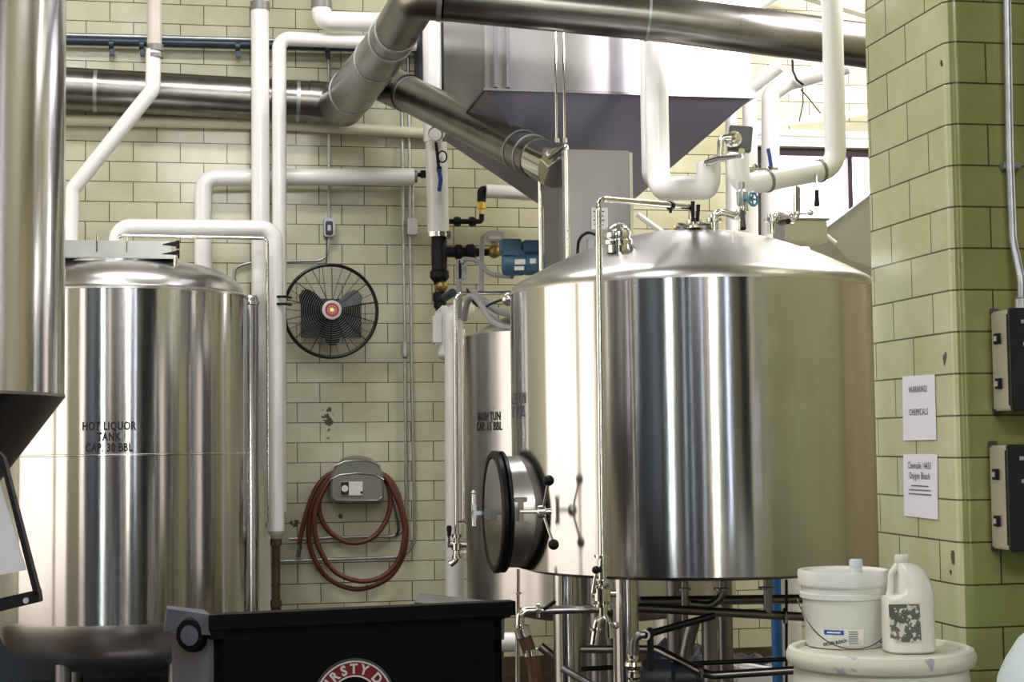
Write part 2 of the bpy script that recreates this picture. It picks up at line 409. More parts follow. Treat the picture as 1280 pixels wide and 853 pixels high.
# ================================================================= TANKS
def polar(px_l, px_r, cz):
    al = math.atan((px_l - 640) / F); ar = math.atan((px_r - 640) / F); ac = (al + ar) / 2; d = cz / math.cos(ac)
    r = d * math.sin((ar - al) / 2); cx = math.tan(ac) * cz
    p = CAM + h_f * cz + h_r * cx; return Vector((p.x, p.y, 0)), r
def cyl_text(mb, c, r, ang0, z, s, size, sx=.72, off=.0):
    text_bm(mb, s, size, lambda x, y: Vector((c.x + (r + .0004) * math.sin(ang0 + x / r), c.y - (r + .0004) * math.cos(ang0 + x / r), z + y)), sx, off)
def ang_px(c, r, px):   # angle (from -Y towards +X) of the visible surface point in pixel column px
    best = None
    for k in range(-100, 101):
        a = math.radians(k); p = Vector((c.x + r * math.sin(a), c.y - r * math.cos(a), 0)) - CAM
        q = 640 + F * p.dot(h_r) / p.dot(h_f); n = Vector((math.sin(a), -math.cos(a), 0))
        if n.dot(Vector((p.x, p.y, 0))) < 0 and (best is None or abs(q - px) < best[0]): best = (abs(q - px), a)
    return best[1]

# ---- hot liquor tank
C1, R1 = polar(-5, 309, 9.5)
zt = at(155, 357, 9.5 - R1).z; zb = at(155, 785, 9.5 - R1).z; zd = at(155, 322, 9.3).z
sk = thing('tank_skid', 'low dark steel skid frame under the lettered hot liquor tank', 'skid', (C1.x, C1.y, 0))  # dark boxes added to deepen the dark space beneath the tank
MB().box((C1.x, C1.y + .12, .07), (1.9, 1.5, .14), bev=.01).build('base_frame', 'dark', sk)
MB().box((C1.x, C1.y + .72, .33), (1.9, .06, .42)).build('back_panel', 'dark', sk)
t = thing('brewing_tank', 'stainless tank lettered HOT LIQUOR TANK CAP. 30 BBL before tile wall', 'tank', C1)
MB().lathe(C1, (0, 0, 1), [(R1, zb), (R1, zt)], 128, caps=False).build('shell', 'steel', t)
zs = at(155, 569, 9.5 - R1).z
MB().lathe(C1, (0, 0, 1), [(R1 + .0005, zs - .006), (R1 + .003, zs - .003), (R1 + .003, zs + .003), (R1 + .0005, zs + .006)], 128, caps=False).build('weld_seam', 'chrome', t)
prof = [(R1 + .004, zt - .012), (R1 + .004, zt), (R1 - .012, zt + .012)]
for k in range(0, 13):
    a = k / 12 * PI / 2; prof.append(((R1 - .02) * math.cos(a) ** .8 if k < 12 else 0, zt + .015 + (zd - zt - .01) * math.sin(a)))
MB().lathe(C1, (0, 0, 1), prof, 96, caps=False).build('dome', 'steel_dome', t)
zdb = at(155, 835, 9.2).z; prof = [(R1 + .004, zb + .01), (R1 + .004, zb - .004), (R1 - .006, zb - .05), (R1 - .02, zb - .08)]
for k in range(1, 11):
    a = k / 10 * PI / 2; prof.append(((R1 - .03) * math.cos(a) if k < 10 else 0, zb - .09 - (zb - zdb - .03) * math.sin(a)))
MB().lathe(C1, (0, 0, 1), prof, 96, caps=False).build('bottom_dish', 'steel_dome', t)
for a in (35, 145, 215, 325):
    p = C1 + Vector((math.sin(math.radians(a)), math.cos(math.radians(a)), 0)) * R1 * .74
    MB().cyl(p + Vector((0, 0, .0)), p + Vector((0, 0, zb - .1)), .045).build('leg', 'steel_rough', t)
b = MB(); a0 = ang_px(C1, R1, 135)
for (s, yy) in (('HOT LIQUOR', 539), ('TANK', 552.5), ('CAP. 30 BBL', 566)):
    cyl_text(b, C1, R1 + .001, a0, at(135, yy - 1.5, 9.5 - R1).z, s, .062, .70, .0022)
b.build('lettering', 'ink', t, label='black lettering HOT LIQUOR TANK CAP. 30 BBL')
# manway hatch on the dome
cz_ = 9.0
A = at(60, 322, cz_); B_ = at(203, 322, cz_)
mid = (A + B_) / 2; hw = (B_ - A).length / 2
zl0 = at(130, 323, cz_).z; zl1 = at(130, 300, cz_).z
neck_r = S(66, cz_); mc = mid + h_f * .28
hn = MB().lathe((mc.x, mc.y, 0), (0, 0, 1), [(neck_r, zt + .0), (neck_r, zl0)], 48).build('manway_neck', 'steel_dome', t)
lid = MB().box((mc.x, mc.y, zl0 + .012), (hw * 2, .56, .024), bev=.004)
lid.box((mc.x, mc.y, (zl0 + zl1) / 2 + .01), (hw * 2 - .02, .50, zl1 - zl0 - .02), bev=.006)
lido = lid.build('manway_lid', 'lidsteel', t)
for px in (120, 157):
    q = at(px, 310, cz_ - .0); yy = mc.y - .255
    MB().cyl((q.x, yy, zl0 + .04), (q.x, yy, zl1 + .03), .008, 10).build('lid_pin', 'chrome', lido)
for zz in (zl0 + .03, zl0 + .085):
    MB().prism([(mc.x + hw - .06, mc.y - .27, zz), (mc.x + hw + .02, mc.y - .27, zz + .018), (mc.x + hw + .02, mc.y - .27, zz - .008)], (0, .05, 0)).box((mc.x + hw + .025, mc.y - .25, zz), (.02, .03, .045)).build('hinge_tab', 'black', lido)
MB().cyl((mc.x + hw + .012, mc.y - .285, zt + .02), (mc.x + hw + .012, mc.y - .285, zl0 + .02), .012, 12).build('lid_post', 'chrome', t)
# slim column beside the hot liquor tank
pc = at(313, 500, 9.88)
t = thing('sight_column', 'slim vertical stainless column squeezed between lettered hot liquor tank and white pipes', 'column', (pc.x, pc.y, 0))
zc_ = at(313, 369, 9.88).z
MB().lathe((pc.x, pc.y, 0), (0, 0, 1), [(.05, 0), (.05, zc_ - .02), (.04, zc_ - .004), (.0, zc_)], 24).build('tube_body', 'steel', t)
MB().lathe((pc.x, pc.y, 0), (0, 0, 1), [(.056, zc_ - .06), (.056, zc_ - .04)], 24).build('collar', 'chrome', t)

# ---- lauter tun
C2, R2 = polar(638, 1099, 6.8)
zt2 = at(866, 345, 6.8 - R2).z; zb2 = at(866, 725, 6.8 - R2).z; zd2 = at(870, 286, 6.75).z
LT = t = thing('brewing_tank', 'large stainless lauter tun with round side manway on its left', 'tank', C2)
MB().lathe(C2, (0, 0, 1), [(R2 - .01, zb2 + .002), (R2, zb2 + .006), (R2, zt2)], 160, caps=False).build('shell', 'steel', t)
kn = at(866, 327, 6.8 - R2 + .05).z
prof = [(R2 + .002, zt2 - .004), (R2 + .002, zt2), (R2 - .002, zt2 + .012), (R2 - .008, zt2 + .03), (R2 - .03, kn - .012), (R2 - .06, kn + .004)]
r0, z0 = prof[-1]
for k in range(1, 13):
    f = k / 12; rr = r0 * (1 - f); prof.append((rr, z0 + (zd2 - z0) * (1 - (rr / r0) ** 1.9)))
MB().lathe(C2, (0, 0, 1), prof, 128, caps=False).build('dome', 'steel_dome', t, ang=50)
prof = [(R2 - .01, zb2 + .004), (R2 - .05, zb2 - .01), (R2 * .5, zb2 - .03), (0, zb2 - .06)]
MB().lathe(C2, (0, 0, 1), prof, 96, caps=False).build('bottom_plate', 'dull', t)
for (px, cz, r) in ((706, 6.45, .054), (780, 6.22, .048), (745, 7.2, .038), (842, 7.3, .042), (903, 7.4, .034), (1040, 6.8, .045)):
    p = at(px, 600, cz)
    MB().cyl((p.x, p.y, 0), (p.x, p.y, zb2 - .005), r, 28).build('leg', 'steel' if cz < 6.6 else 'steel_rough', t)
b = MB(); a0 = ang_px(C2, R2, 652) - .118
for (s, yy) in (('LAUTER TUN', 506), ('CAP. 15 BBL', 522)):
    cyl_text(b, C2, R2 + .001, a0, at(640, yy, 6.7).z, s, .066, .62, .001)
b.build('lettering', 'inkgrey', t, label='faint dark lettering on the left edge')
# side manway
zm = at(620, 640, 6.64).z; XD = 1.19; ym = C2.y; cM = Vector((XD, ym, zm)); dm = Vector((-1, 0, 0)); rm = .25
nk = MB().lathe((XD + .02, ym, zm), (1, 0, 0), [(rm - .022, 0), (rm - .02, .05), (rm - .018, .09), (rm - .014, .12), (rm - .010, .19)], 64, caps=False).build('manway_neck', 'steel_dome', t)
MB().lathe((XD + .02, ym, zm), (1, 0, 0), [(rm - .03, 0), (rm - .002, 0), (rm, .003), (rm, .011), (rm - .004, .014), (rm - .03, .014)], 64, caps=False).build('flange_gasket', 'rubber', nk)
dr = MB().lathe((XD + .012, ym, zm), dm, [(rm - .004, 0), (rm + .002, .004), (rm + .002, .020), (rm - .006, .026), (rm - .026, .026), (rm - .032, .018)], 64, caps=False).build('door_ring', 'rubber', t)
MB().lathe((XD + .002, ym, zm), dm, [(rm - .032, .004), (rm - .032, .012), (rm - .07, .010), (0, .022)], 64, caps=False).build('door_plate', 'chrome', dr)
# hinge arm on the door
hp = at(598, 640, 6.62); hy = ym + .05
b = MB(); b.box((XD - .045, hy - .01, zm - .005), (.085, .03, .018), bev=.004); b.box((XD - .025, hy - .02, zm - .01), (.026, .05, .045), bev=.004)
b.box((XD - .08, hy + .01, zm), (.020, .022, .07), bev=.004); b.cyl((XD - .08, hy + .01, zm - .06), (XD - .08, hy + .01, zm + .075), .008, 12); b.sphere((XD - .08, hy + .01, zm + .078), .010)
b.build('hinge_arm', 'chrome', dr)
# swing bolt with two ball knobs on the near side
hb = at(678, 640, 6.24)
w_ = MB(); w_.box(at(651, 640, 6.33) + Vector((0, 0, 0)), (.02, .02, .105), bev=.003); w_.box(at(651, 625, 6.33), (.05, .018, .02), bev=.003); w_.box(at(651, 655, 6.33), (.05, .018, .02), bev=.003)
w_.cyl(at(652, 640, 6.32), hb, .008, 10)
w_.build('swing_bolt', 'chrome', t)
hub = MB().lathe(hb - h_r * .02, h_r, [(.018, 0), (.026, .006), (.026, .03), (.012, .034), (.012, .055), (0, .058)], 20).build('clamp_hub', 'chrome', t)
for (px, py) in ((686, 601), (692, 681)):
    k = at(px, py, 6.20)
    MB().cyl(hb, k, .006, 10).build('handle_rod', 'chrome', hub)
    MB().sphere(k, .021).build('ball_knob', 'rubber', hub)

# ---- mash tun
C3, R3 = polar(580, 914, 9.0)
C3 = Vector((C3.x, C3.y, 0))
zt3 = at(600, 419, 8.75).z; zb3 = at(600, 752, 8.75).z; zd3 = at(640, 398, 8.9).z
t = thing('brewing_tank', 'stainless mash tun lettered MASH TUN CAP. 15 BBL, half hidden behind big lauter tun', 'tank', C3)
MB().lathe(C3, (0, 0, 1), [(R3, zb3), (R3, zt3)], 128, caps=False).build('shell', 'steel_soft', t)
prof = [(R3, zt3), (R3 - .06, zt3 + .003), (R3 - .065, zt3 + .02)] + [((R3 - .07) * (1 - k / 8), zt3 + .03 + .17 * (1 - (1 - k / 8) ** 2.4)) for k in range(0, 9)]
MB().lathe(C3, (0, 0, 1), prof, 96, caps=False).build('dome', 'steel_dome', t)
MB().lathe(C3, (0, 0, 1), [(R3, zb3 + .001), (R3 - .03, zb3 - .03), (R3 * .6, zb3 - .1), (0, zb3 - .13)], 96, caps=False).build('bottom_dish', 'steel_dome', t)
for a in (20, 110, 200, 290):
    p = C3 + Vector((math.sin(math.radians(a)), math.cos(math.radians(a)), 0)) * R3 * .8
    MB().cyl(p, p + Vector((0, 0, zb3 - .03)), .045).build('leg', 'steel_rough', t)
b = MB(); a0 = ang_px(C3, R3, 609.5)
for (s, yy) in (('MASH TUN', 525.5), ('CAP. 15 BBL', 538)):
    cyl_text(b, C3, R3 + .001, a0, at(609, yy, 8.55).z, s, .062, .66, .002)
b.build('lettering', 'ink', t, label='black lettering MASH TUN CAP. 15 BBL')

# ---- fermenter at the left edge
C4 = at(-223, 500, 4.13); C4 = Vector((C4.x, C4.y, 0)); R4 = .6
C4, R4 = polar(-560, 80, 4.2)
z4 = at(78, 495, 4.3).z
t = thing('fermentation_tank', 'tall stainless cone bottomed fermenter cut off by left edge, nearest tank of all', 'tank', C4)
MB().lathe(C4, (0, 0, 1), [(R4, z4), (R4, 4.6)], 128, caps=False).build('shell', 'steel', t)
MB().lathe(C4, (0, 0, 1), [(.08, z4 - (R4 - .08) * 1.35), (R4, z4 - .004), (R4 + .002, z4 - .004), (R4 + .002, z4 + .004)], 128, caps=False).build('cone', 'dull', t)
MB().lathe(C4, (0, 0, 1), [(R4, 4.6), (R4 * .6, 4.8), (0, 4.9)], 96, caps=False).build('dome', 'steel_dome', t)
zc0 = z4 - (R4 - .08) * 1.35
MB().lathe(C4, (0, 0, 1), [(.05, .3), (.05, zc0 - .02), (.08, zc0 + .005)], 24).build('outlet', 'chrome', t)
for (dx, dy) in ((.25, -.1), (-.45, -.2), (-.2, .5)):
    MB().cyl(C4 + Vector((dx, dy, 0)), C4 + Vector((dx, dy, z4 - .35)), .035).build('leg', 'steel_rough', t)

# ================================================================= HOPPER
hx0, hx1, hy0, hy1 = 1.44, 2.885, 8.05, 9.46
hz = at(612, 113, 8.2).z; hzt = 4.35
t = thing('grain_hopper', 'huge square stainless hopper with pyramid bottom hanging behind the lauter tun', 'hopper', ((hx0 + hx1) / 2, (hy0 + hy1) / 2, 2.7))
def rect(x0, x1, y0, y1, z): return [(x0, y0, z), (x1, y0, z), (x1, y1, z), (x0, y1, z)]
MB().loft([rect(hx0, hx1, hy0, hy1, hz), rect(hx0, hx1, hy0, hy1, hzt)]).build('bin_walls', 'steel_hop', t)
hcx, hcy = (hx0 + hx1) / 2 - .02, 8.70
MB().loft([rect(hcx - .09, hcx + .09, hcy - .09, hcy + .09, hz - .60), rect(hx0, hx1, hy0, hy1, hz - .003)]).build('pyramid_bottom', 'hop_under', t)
b = MB(); e = .012
for (x0, x1, y0, y1) in ((hx0 - e, hx1 + e, hy0 - e, hy0 + .01), (hx0 - e, hx1 + e, hy1 - .01, hy1 + e), (hx0 - e, hx0 + .01, hy0, hy1), (hx1 - .01, hx1 + e, hy0, hy1)):
    b.box(((x0 + x1) / 2, (y0 + y1) / 2, hz), (x1 - x0, y1 - y0, .014))
b.build('rim_flange', 'steel_rough', t)
MB().loft([rect(hcx - .09, hcx + .09, hcy - .09, hcy + .09, zt3 + .17), rect(hcx - .09, hcx + .09, hcy - .09, hcy + .09, hz - .60)]).build('outlet_spout', 'steel_rough', t)
b = MB()
for px in (619, 634):
    q = aty(px, 60, hy0); b.box((q.x, hy0 - .012, (hz + hzt) / 2), (.02, .02, hzt - hz - .02))
b.build('stiffener_bars', 'steel_rough', t)
# chute housing in front
q = at(705, 250, 7.9); q2 = at(785, 250, 8.05)
zbx = at(740, 187, 7.95).z
t = thing('chute_housing', 'upright rectangular stainless housing under the hopper, with grey label', 'housing', ((q.x + q2.x) / 2, 7.95, 2.2))
MB().box(((q.x + q2.x) / 2, 7.96, (zbx + 2.24) / 2), (q2.x - q.x, .46, zbx - 2.24), bev=.006).build('cabinet', 'steel_rough', t)
lq = at(766, 264, 7.7)
MB().box((lq.x, 7.726, lq.z), (.085, .004, .11)).build('label_plate', 'silver', t)
b = MB(); lx = lq.x
for k in range(4): b.box((lx - .005, 7.7225, lq.z + .035 - k * .022), (.055 - .01 * (k % 2), .002, .007))
b.build('label_print', 'inkgrey', t)
q3 = at(789, 220, 7.95)
MB().box((q3.x + .01, 7.75, (zbx + 2.4) / 2), (.018, .04, zbx - 2.4 - .02)).build('corner_angle', 'cream', t)
# tube guard rail left of the housing
n_ = at(708, 181, 7.6); f_ = at(675, 205, 8.15)
t = thing('guard_rail', 'inverted U stainless tube rail leaning over the chute housing under the hopper', 'rail', (n_.x, n_.y, 2.2))
MB().tube([(f_.x, f_.y, 2.24), f_, n_, (n_.x, n_.y, 2.24)], .013, 12, .03).build('rail_tube', 'chrome', t)
MB().tube([at(677, 216, 8.12), at(706, 193, 7.62)], .007, 8).build('brace_wire', 'chrome', t)
t = thing('hanger_rod', 'left one of two thin shiny rods dropping before the hopper face', 'rod', at(696, 182, 7.86), 'ceiling hanger rods before hopper')
for i, px in enumerate((696, 706)):
    if i: t = thing('hanger_rod', 'right one of two thin shiny rods dropping before the hopper face', 'rod', at(px, 182, 7.86), 'ceiling hanger rods before hopper')
    a = at(px, 176, 7.86)
    MB().cyl(a, (a.x, a.y, ZC), .0065, 10).build('rod_shaft', 'chrome', t)
    MB().lathe(a, (0, 0, 1), [(.013, -.01), (.013, .012)], 6).build('rod_nut', 'chrome', t)

# ================================================================= DUCTS
t = thing('vent_duct', 'fat grey steel duct running level along tile wall at upper left', 'duct', at(250, 150, 10.3))
ky = 10.57
k0 = aty(-40, 104, ky); k1 = aty(385, 127, ky); k2 = aty(432, 132, ky)
MB().tube([k0, k1], .137, 40).build('duct_run', 'duct', t)
MB().tube([k1, k2], .142, 40).build('elbow_collar', 'duct', t)
for px in (120, 372):
    q = aty(px, 113 if px < 200 else 126.5, ky); MB().tube([q - (k1 - k0).normalized() * .012, q + (k1 - k0).normalized() * .012], .1405, 40).build('joint_ring', 'galv', t)
t = thing('vent_duct', 'big steel duct rising diagonally then crossing the top above the hopper', 'duct', at(600, 20, 7.5))
LP = [at(428, 130, 10.32), at(468, 80, 8.9), at(512, 14, 7.55)]
RP = [at(512, 14, 7.55), at(545, -4, 7.40), at(815, 22, 7.45), at(1150, 66, 7.6)]
MB().tube([LP[0], LP[1], at(497, 36, 7.95)], lambda f: .150 - .038 * f, 40).build('rising_run', 'duct', t, ang=60)
el = [at(497, 36, 7.95), at(522, -6, 7.45), at(560, -3, 7.40)]
MB().tube(el, .112, 40, .10).build('elbow', 'duct', t, ang=60)
MB().tube([at(556, -3, 7.40), at(815, 22, 7.45), at(1150, 66, 7.6), at(1900, 166, 7.95)], .109, 40).build('crossing_run', 'duct', t, ang=60)
def up_to_ceiling(p): return Vector((p.x, p.y, ZC))
def ring(p, q, f, r, w=.012):
    p = Vector(p); q = Vector(q); d = (q - p).normalized(); c = p.lerp(q, f)
    MB().tube([c - d * w, c + d * w], r, 40).build('joint_ring', 'galv', t)
ring(LP[0], LP[1], .35, .148); ring(LP[1], at(497, 36, 7.95), .15, .134, .006); ring(LP[1], at(497, 36, 7.95), .75, .124); ring(LP[1], at(497, 36, 7.95), .98, .118, .02)
ring(at(545, -4, 7.40), at(815, 22, 7.45), .02, .115); ring(at(545, -4, 7.40), at(815, 22, 7.45), .98, .113, .006)
t = thing('vent_duct', 'steel branch duct sloping down right from junction to the guard rail', 'duct', at(600, 170, 8.8))
m0 = at(448, 90, 10.2); m1 = at(510, 117, 9.6); m2 = at(700, 212, 7.95)
MB().tube([m0, m1], .118, 36).build('branch_collar', 'duct', t)
MB().tube([m1, m2 + (m1 - m2) * .12], .108, 36).build('duct_run', 'duct', t)
MB().tube([m2 + (m1 - m2) * .14, m2 + (m1 - m2) * .02], .104, 36).build('end_sleeve', 'chrome', t)
for f in (.02, .78, .84):
    ring(m1, m2, f, .112, .006)
# round reflective vessel high behind the hopper
p = aty(588, 60, 10.2)
t = thing('steel_drum', 'dark reflective round steel vessel high on wall left of the hopper', 'vessel', (p.x, p.y, 3.4))
zz0 = aty(588, 128, 10.2).z
MB().lathe((p.x, p.y, 0), (0, 0, 1), [(0, zz0 - .08), (.05, zz0 - .06), (.125, zz0), (.13, zz0 + .04), (.13, 4.5), (0, 4.6)], 36).build('vessel_body', 'dull', t)
MB().box((p.x - .05, 10.6, (zz0 + 4.4) / 2 + .1), (.5, .28, 4.4 - zz0 - .2)).build('wall_bracket', 'dark', t)

# ================================================================= INSULATED PIPES
def pipe(label, pts, r, bend=.10, name='insulated_pipe', m='white', group=None, rings=(), cat='pipe', endcap=False, part='pipe_run'):
    t = thing(name, label, cat, pts[0], group)
    MB().tube(pts, r, 24, bend).build(part, m, t, ang=60)
    for (p, d, w, mm) in rings:
        d = Vector(d).normalized(); p = Vector(p)
        MB().tube([p - d * w, p + d * w], r * 1.07, 24).build('collar', mm, t)
    return t
UP = Vector((0, 0, 1))
Y = 9.95
a = at(194, 64, 9.75)
pipe('white pipe dropping at upper left then bending diagonally down to the hatch, with grey collar',
     [at(192, 62, 9.75), at(191, 112, 9.75), at(90, 238, 9.75), at(88, 305, 9.75)], S(9.5, 9.75), .09,
     rings=[(at(194, 60, 9.75), UP, .02, 'greyband'), (at(194, 70, 9.75), UP, .012, 'greyband')])
q = at(193, 64, 9.75)
pipe('bare pinkish pipe above grey collar at upper left', [q, (q.x, q.y, ZC)], S(9.2, 9.75), name='bare_pipe', m='pinkpipe')
YB = 10.38
q = aty(325, 10, YB); q0 = aty(325, 765, YB)
pipe('long straight white pipe, second vertical from left, with dark collar at top', [(q.x, q.y, 0.3), (q.x, q.y, q.z + .02), (q.x, q.y, ZC)], S(11.5, 10.2),
     rings=[((q.x, q.y, aty(325, 8, YB).z), UP, .028, 'greyband')])
pipe('white pipe with a rounded top corner running down just right of long straight one',
     [aty(520, 55, YB), aty(349, 48, YB), aty(349, 500, YB), aty(349, 640, YB)], S(9.2, 10.2), .07)
YD = 9.98
t = pipe('white pipe arching over hot liquor tank then down its right side to a rusty pipe',
     [aty(146, 318, YD), aty(147, 284, YD), aty(343, 286, YD), aty(345, 664, YD)], S(10.5, 9.9), .085)
q = aty(345, 666, YD)
MB().lathe((q.x, q.y, q.z - .02), UP, [(.02, -.02), (.035, 0), (.05, .02), (.052, .04)], 20).build('end_cap', 'cream', t)
for py in (372, 381):
    p = aty(353, py, YD); MB().tube([p + Vector((-.055, -.02, 0)), p + Vector((-.02, -.062, 0)), p + Vector((.02, -.055, 0)), p + Vector((.055, .02, 0))], .008, 8, .02).build('strap', 'black', t)
q1 = aty(343, 765, YD)
t = thing('rusty_pipe', 'short dark rusty pipe below the capped end of arching white pipe', 'pipe', (q.x, q.y, 0))
MB().cyl((q.x, q.y, 0), (q.x, q.y, q.z - .04), .025, 16).build('pipe_run', 'rust', t)
for zz in (q.z - .06, q1.z + .05): MB().lathe((q.x, q.y, zz), UP, [(.035, -.02), (.035, .02)], 8).build('coupling', 'rust', t)
# conduit frame along it
YK = 9.86
pipe('thin stainless tube tracing the underside and right leg of the arching white pipe', [aty(148, 297, YK), aty(152, 294.5, YK), aty(334, 298, YK), aty(336, 660, YK)], .011, .03, name='steel_tube', m='chrome', cat='tube',
     rings=[(aty(334, 656, YK), UP, .015, 'chrome')])
# pale sight strip beside tank
q = at(329.5, 400, 9.95)
tag(MB().box((q.x - .012, q.y + .05, .75), (.05, .03, 1.35)).build('wall_channel', 'cream'), 'pale vertical channel strip behind thin tube right of hot liquor tank', 'channel')
YE = 10.6
t = pipe('white elbow pipe behind the long vertical pipes with level run ending at black valve',
     [aty(254, 350, YE), aty(254, 222, YE), aty(517, 221, YE)], S(11, 10.4), .09)
MB().tube([aty(516, 221, YE), aty(521, 221, YE)], S(8, 10.4), 20).build('end_cap', 'greyband', t)
b = MB(); b.cyl(aty(519, 219, YE), aty(543, 217, YE), .014, 10); b.box(aty(529, 218, YE), (.04, .04, .05), bev=.006); b.box(aty(537, 217, YE), (.02, .045, .06), bev=.004); b.build('valve', 'black', t)
pipe('thin cream pipe along tile wall just under the fat grey duct', [aty(-30, 148, 10.69), aty(330, 155, 10.69), aty(560, 168, 10.69)], S(7, 10.6), .05, m='cream')
t = pipe('thick white pipe angled at top centre left with dark collar', [up_to_ceiling(aty(402, 26, 10.3)), aty(402, 26, 10.3), aty(500, 28, 10.35)], S(12.5, 10.2), .05,
     rings=[(Vector((aty(402, 26, 10.3).x, 10.3, aty(402, 6, 10.3).z)), UP, .025, 'greyband')])
# dark blue header pipes
t = pipe('thin dark blue pipe, upper of the pair along upper tile wall', [aty(-30, 41, 10.69), aty(560, 56, 10.69)], S(3, 10.6), name='header_pipe', m='galv')
t = pipe('thicker dark blue pipe with hangers, lower of the pair along upper tile wall', [aty(-30, 48, 10.66), aty(660, 64, 10.66)], S(5.2, 10.6), name='header_pipe', m='navy')
for px in (140, 178, 298, 410): 
    p = aty(px, 53 + px * .018, 10.66); MB().lathe(p - Vector((.02, 0, 0)), (1, 0, 0), [(.036, 0), (.036, .03)], 14).box(p - Vector((0, 0, .05)), (.03, .03, .05), bev=.004).build('hanger', 'navy', t)
# vertical H pipe with fittings
YH = 10.1
t = pipe('white vertical pipe left of hopper, thicker jacket below with blue valve handle, steel clamp end',
     [up_to_ceiling(aty(541, 178, YH)), aty(541, 178, YH)], S(12, 10), .05)
MB().tube([aty(545, 176, YH), aty(548, 292, YH)], S(14, 10), 28).build('thick_jacket', 'white', t)
b = MB().tube([aty(548, 291, YH), aty(548, 297, YH)], S(15.5, 10), 28)
b.box(aty(560, 294, YH - .05), (.03, .04, .05), bev=.004); b.build('end_clamp', 'chrome', t)
g = MB().lathe(aty(544, 168, YH - .09), (0, -1, 0), [(.045, 0), (.048, .01), (.048, .025)], 20).build('gauge', 'chrome', t)
MB().lathe(aty(544, 168, YH - .117), (0, -1, 0), [(.04, 0), (.04, .003)], 20).build('gauge_face', 'label', g)
b = MB().cyl(aty(545, 178, YH - .09), aty(549, 215, YH - .09), .010, 10); b.box(aty(549, 212, YH - .09), (.03, .03, .04), bev=.005)
b.tube([aty(553 + 5.5 * math.cos(a * PI / 8), 196 + 7 * math.sin(a * PI / 8), YH - .1) for a in range(16)], .005, 8, closed=True); b.build('gauge_stem', 'black', t)
MB().tube([aty(549, 212, YH - .1), aty(551, 225, YH - .12), aty(549, 239, YH - .12)], .013, 10, .03).build('valve_handle', 'bluehandle', t)
t = thing('iron_fitting', 'black iron tee and unions with brass valve below the clamped white pipe', 'pipe fitting', aty(549, 387, YH))
b = MB(); b.lathe(aty(549, 299, YH), -UP, [(.045, -.02), (.05, 0), (.05, .20), (.062, .21), (.062, .25), (.045, .27), (.03, .30), (.03, .34), (.045, .35), (.045, .40), (.03, .42), (.022, .45), (.022, .62)], 16)
b.lathe(aty(549, 315, YH), (1, -.02, 0), [(.035, 0), (.035, .10), (.05, .11), (.05, .14), (.035, .15), (.03, .17), (.05, .18), (.055, .22), (.03, .24), (.022, .30), (.022, .38)], 12)
b.lathe(aty(550, 367, YH), -UP, [(.03, 0), (.03, .04), (.042, .05), (.042, .09), (.03, .1), (.03, .12)], 10)
b.build('tee', 'black', t)
b = MB(); b.lathe(aty(550, 350, YH), -UP, [(.03, 0), (.035, .01), (.035, .10), (.03, .11)], 8); b.sphere(aty(552, 358, YH - .02), .04)
b.build('brass_valve', 'brass', t)
b = MB(); b.sphere(aty(618, 315, YH - .02), .042); b.lathe(aty(606, 315, YH), (1, 0, 0), [(.026, 0), (.026, .15)], 8); b.lathe(aty(618, 315, YH), UP, [(.02, 0), (.016, .07)], 8)
b.build('brass_ball_valve', 'brass', t)
t = thing('silver_enclosure', 'small silver actuator box perched on brass valve beside the blue motor', 'box', aty(617, 302, YH))
MB().box(aty(618, 296, YH - .01), (.105, .07, .068), bev=.008).build('case', 'silver', t)
MB().box(aty(618, 297, YH - .048), (.075, .004, .022), bev=.001).build('label_plate', 'label', t)
# white pipe J with brass union
YJ = 10.45
t = pipe('short level white pipe under the hopper ending in black elbow', [aty(607, 239, YJ), aty(690, 244, YJ)], S(9, 10.4), name='insulated_pipe')
t = thing('iron_fitting', 'thin black iron piping with brass union below the short white pipe', 'pipe fitting', aty(603, 277, YJ))
b = MB(); b.tube([aty(609, 238, YJ), aty(602, 238, YJ), aty(602, 252, YJ)], .03, 12, .03); b.tube([aty(602, 268, YJ), aty(602, 277, YJ), aty(560, 277, YJ)], .017, 12, .02)
for px in (571, 590): b.lathe(aty(px, 277, YJ) - Vector((.02, 0, 0)), (1, 0, 0), [(.028, 0), (.034, .02), (.028, .045)], 8)
b.build('elbow', 'black', t)
MB().lathe(aty(602, 250, YJ), -UP, [(.014, 0), (.014, .02), (.028, .022), (.028, .06), (.014, .062), (.014, .1)], 10).build('union', 'brassbright', t)
# pipe I tall white
t = pipe('tall white pipe standing left of mash tun, from floor to elbow top', [(aty(567, 700, 9.75).x, 9.75, 0), aty(567, 392, 9.75), aty(583, 388, 9.95)], S(12, 9.6), .06)
t = thing('pipe_trap', 'white boxy pipe trap wedged left of the tall white pipe top', 'pipe fitting', aty(548, 445, 10.1))
b = MB(); b.box(aty(547, 412, 10.1), (.07, .10, .20), bev=.015); b.tube([aty(549, 385, 10.1), aty(556, 392, 10.1), aty(556, 440, 10.1)], .045, 16, .04); b.sphere(aty(556, 442, 10.1), .045)
b.build('trap_body', 'white', t)
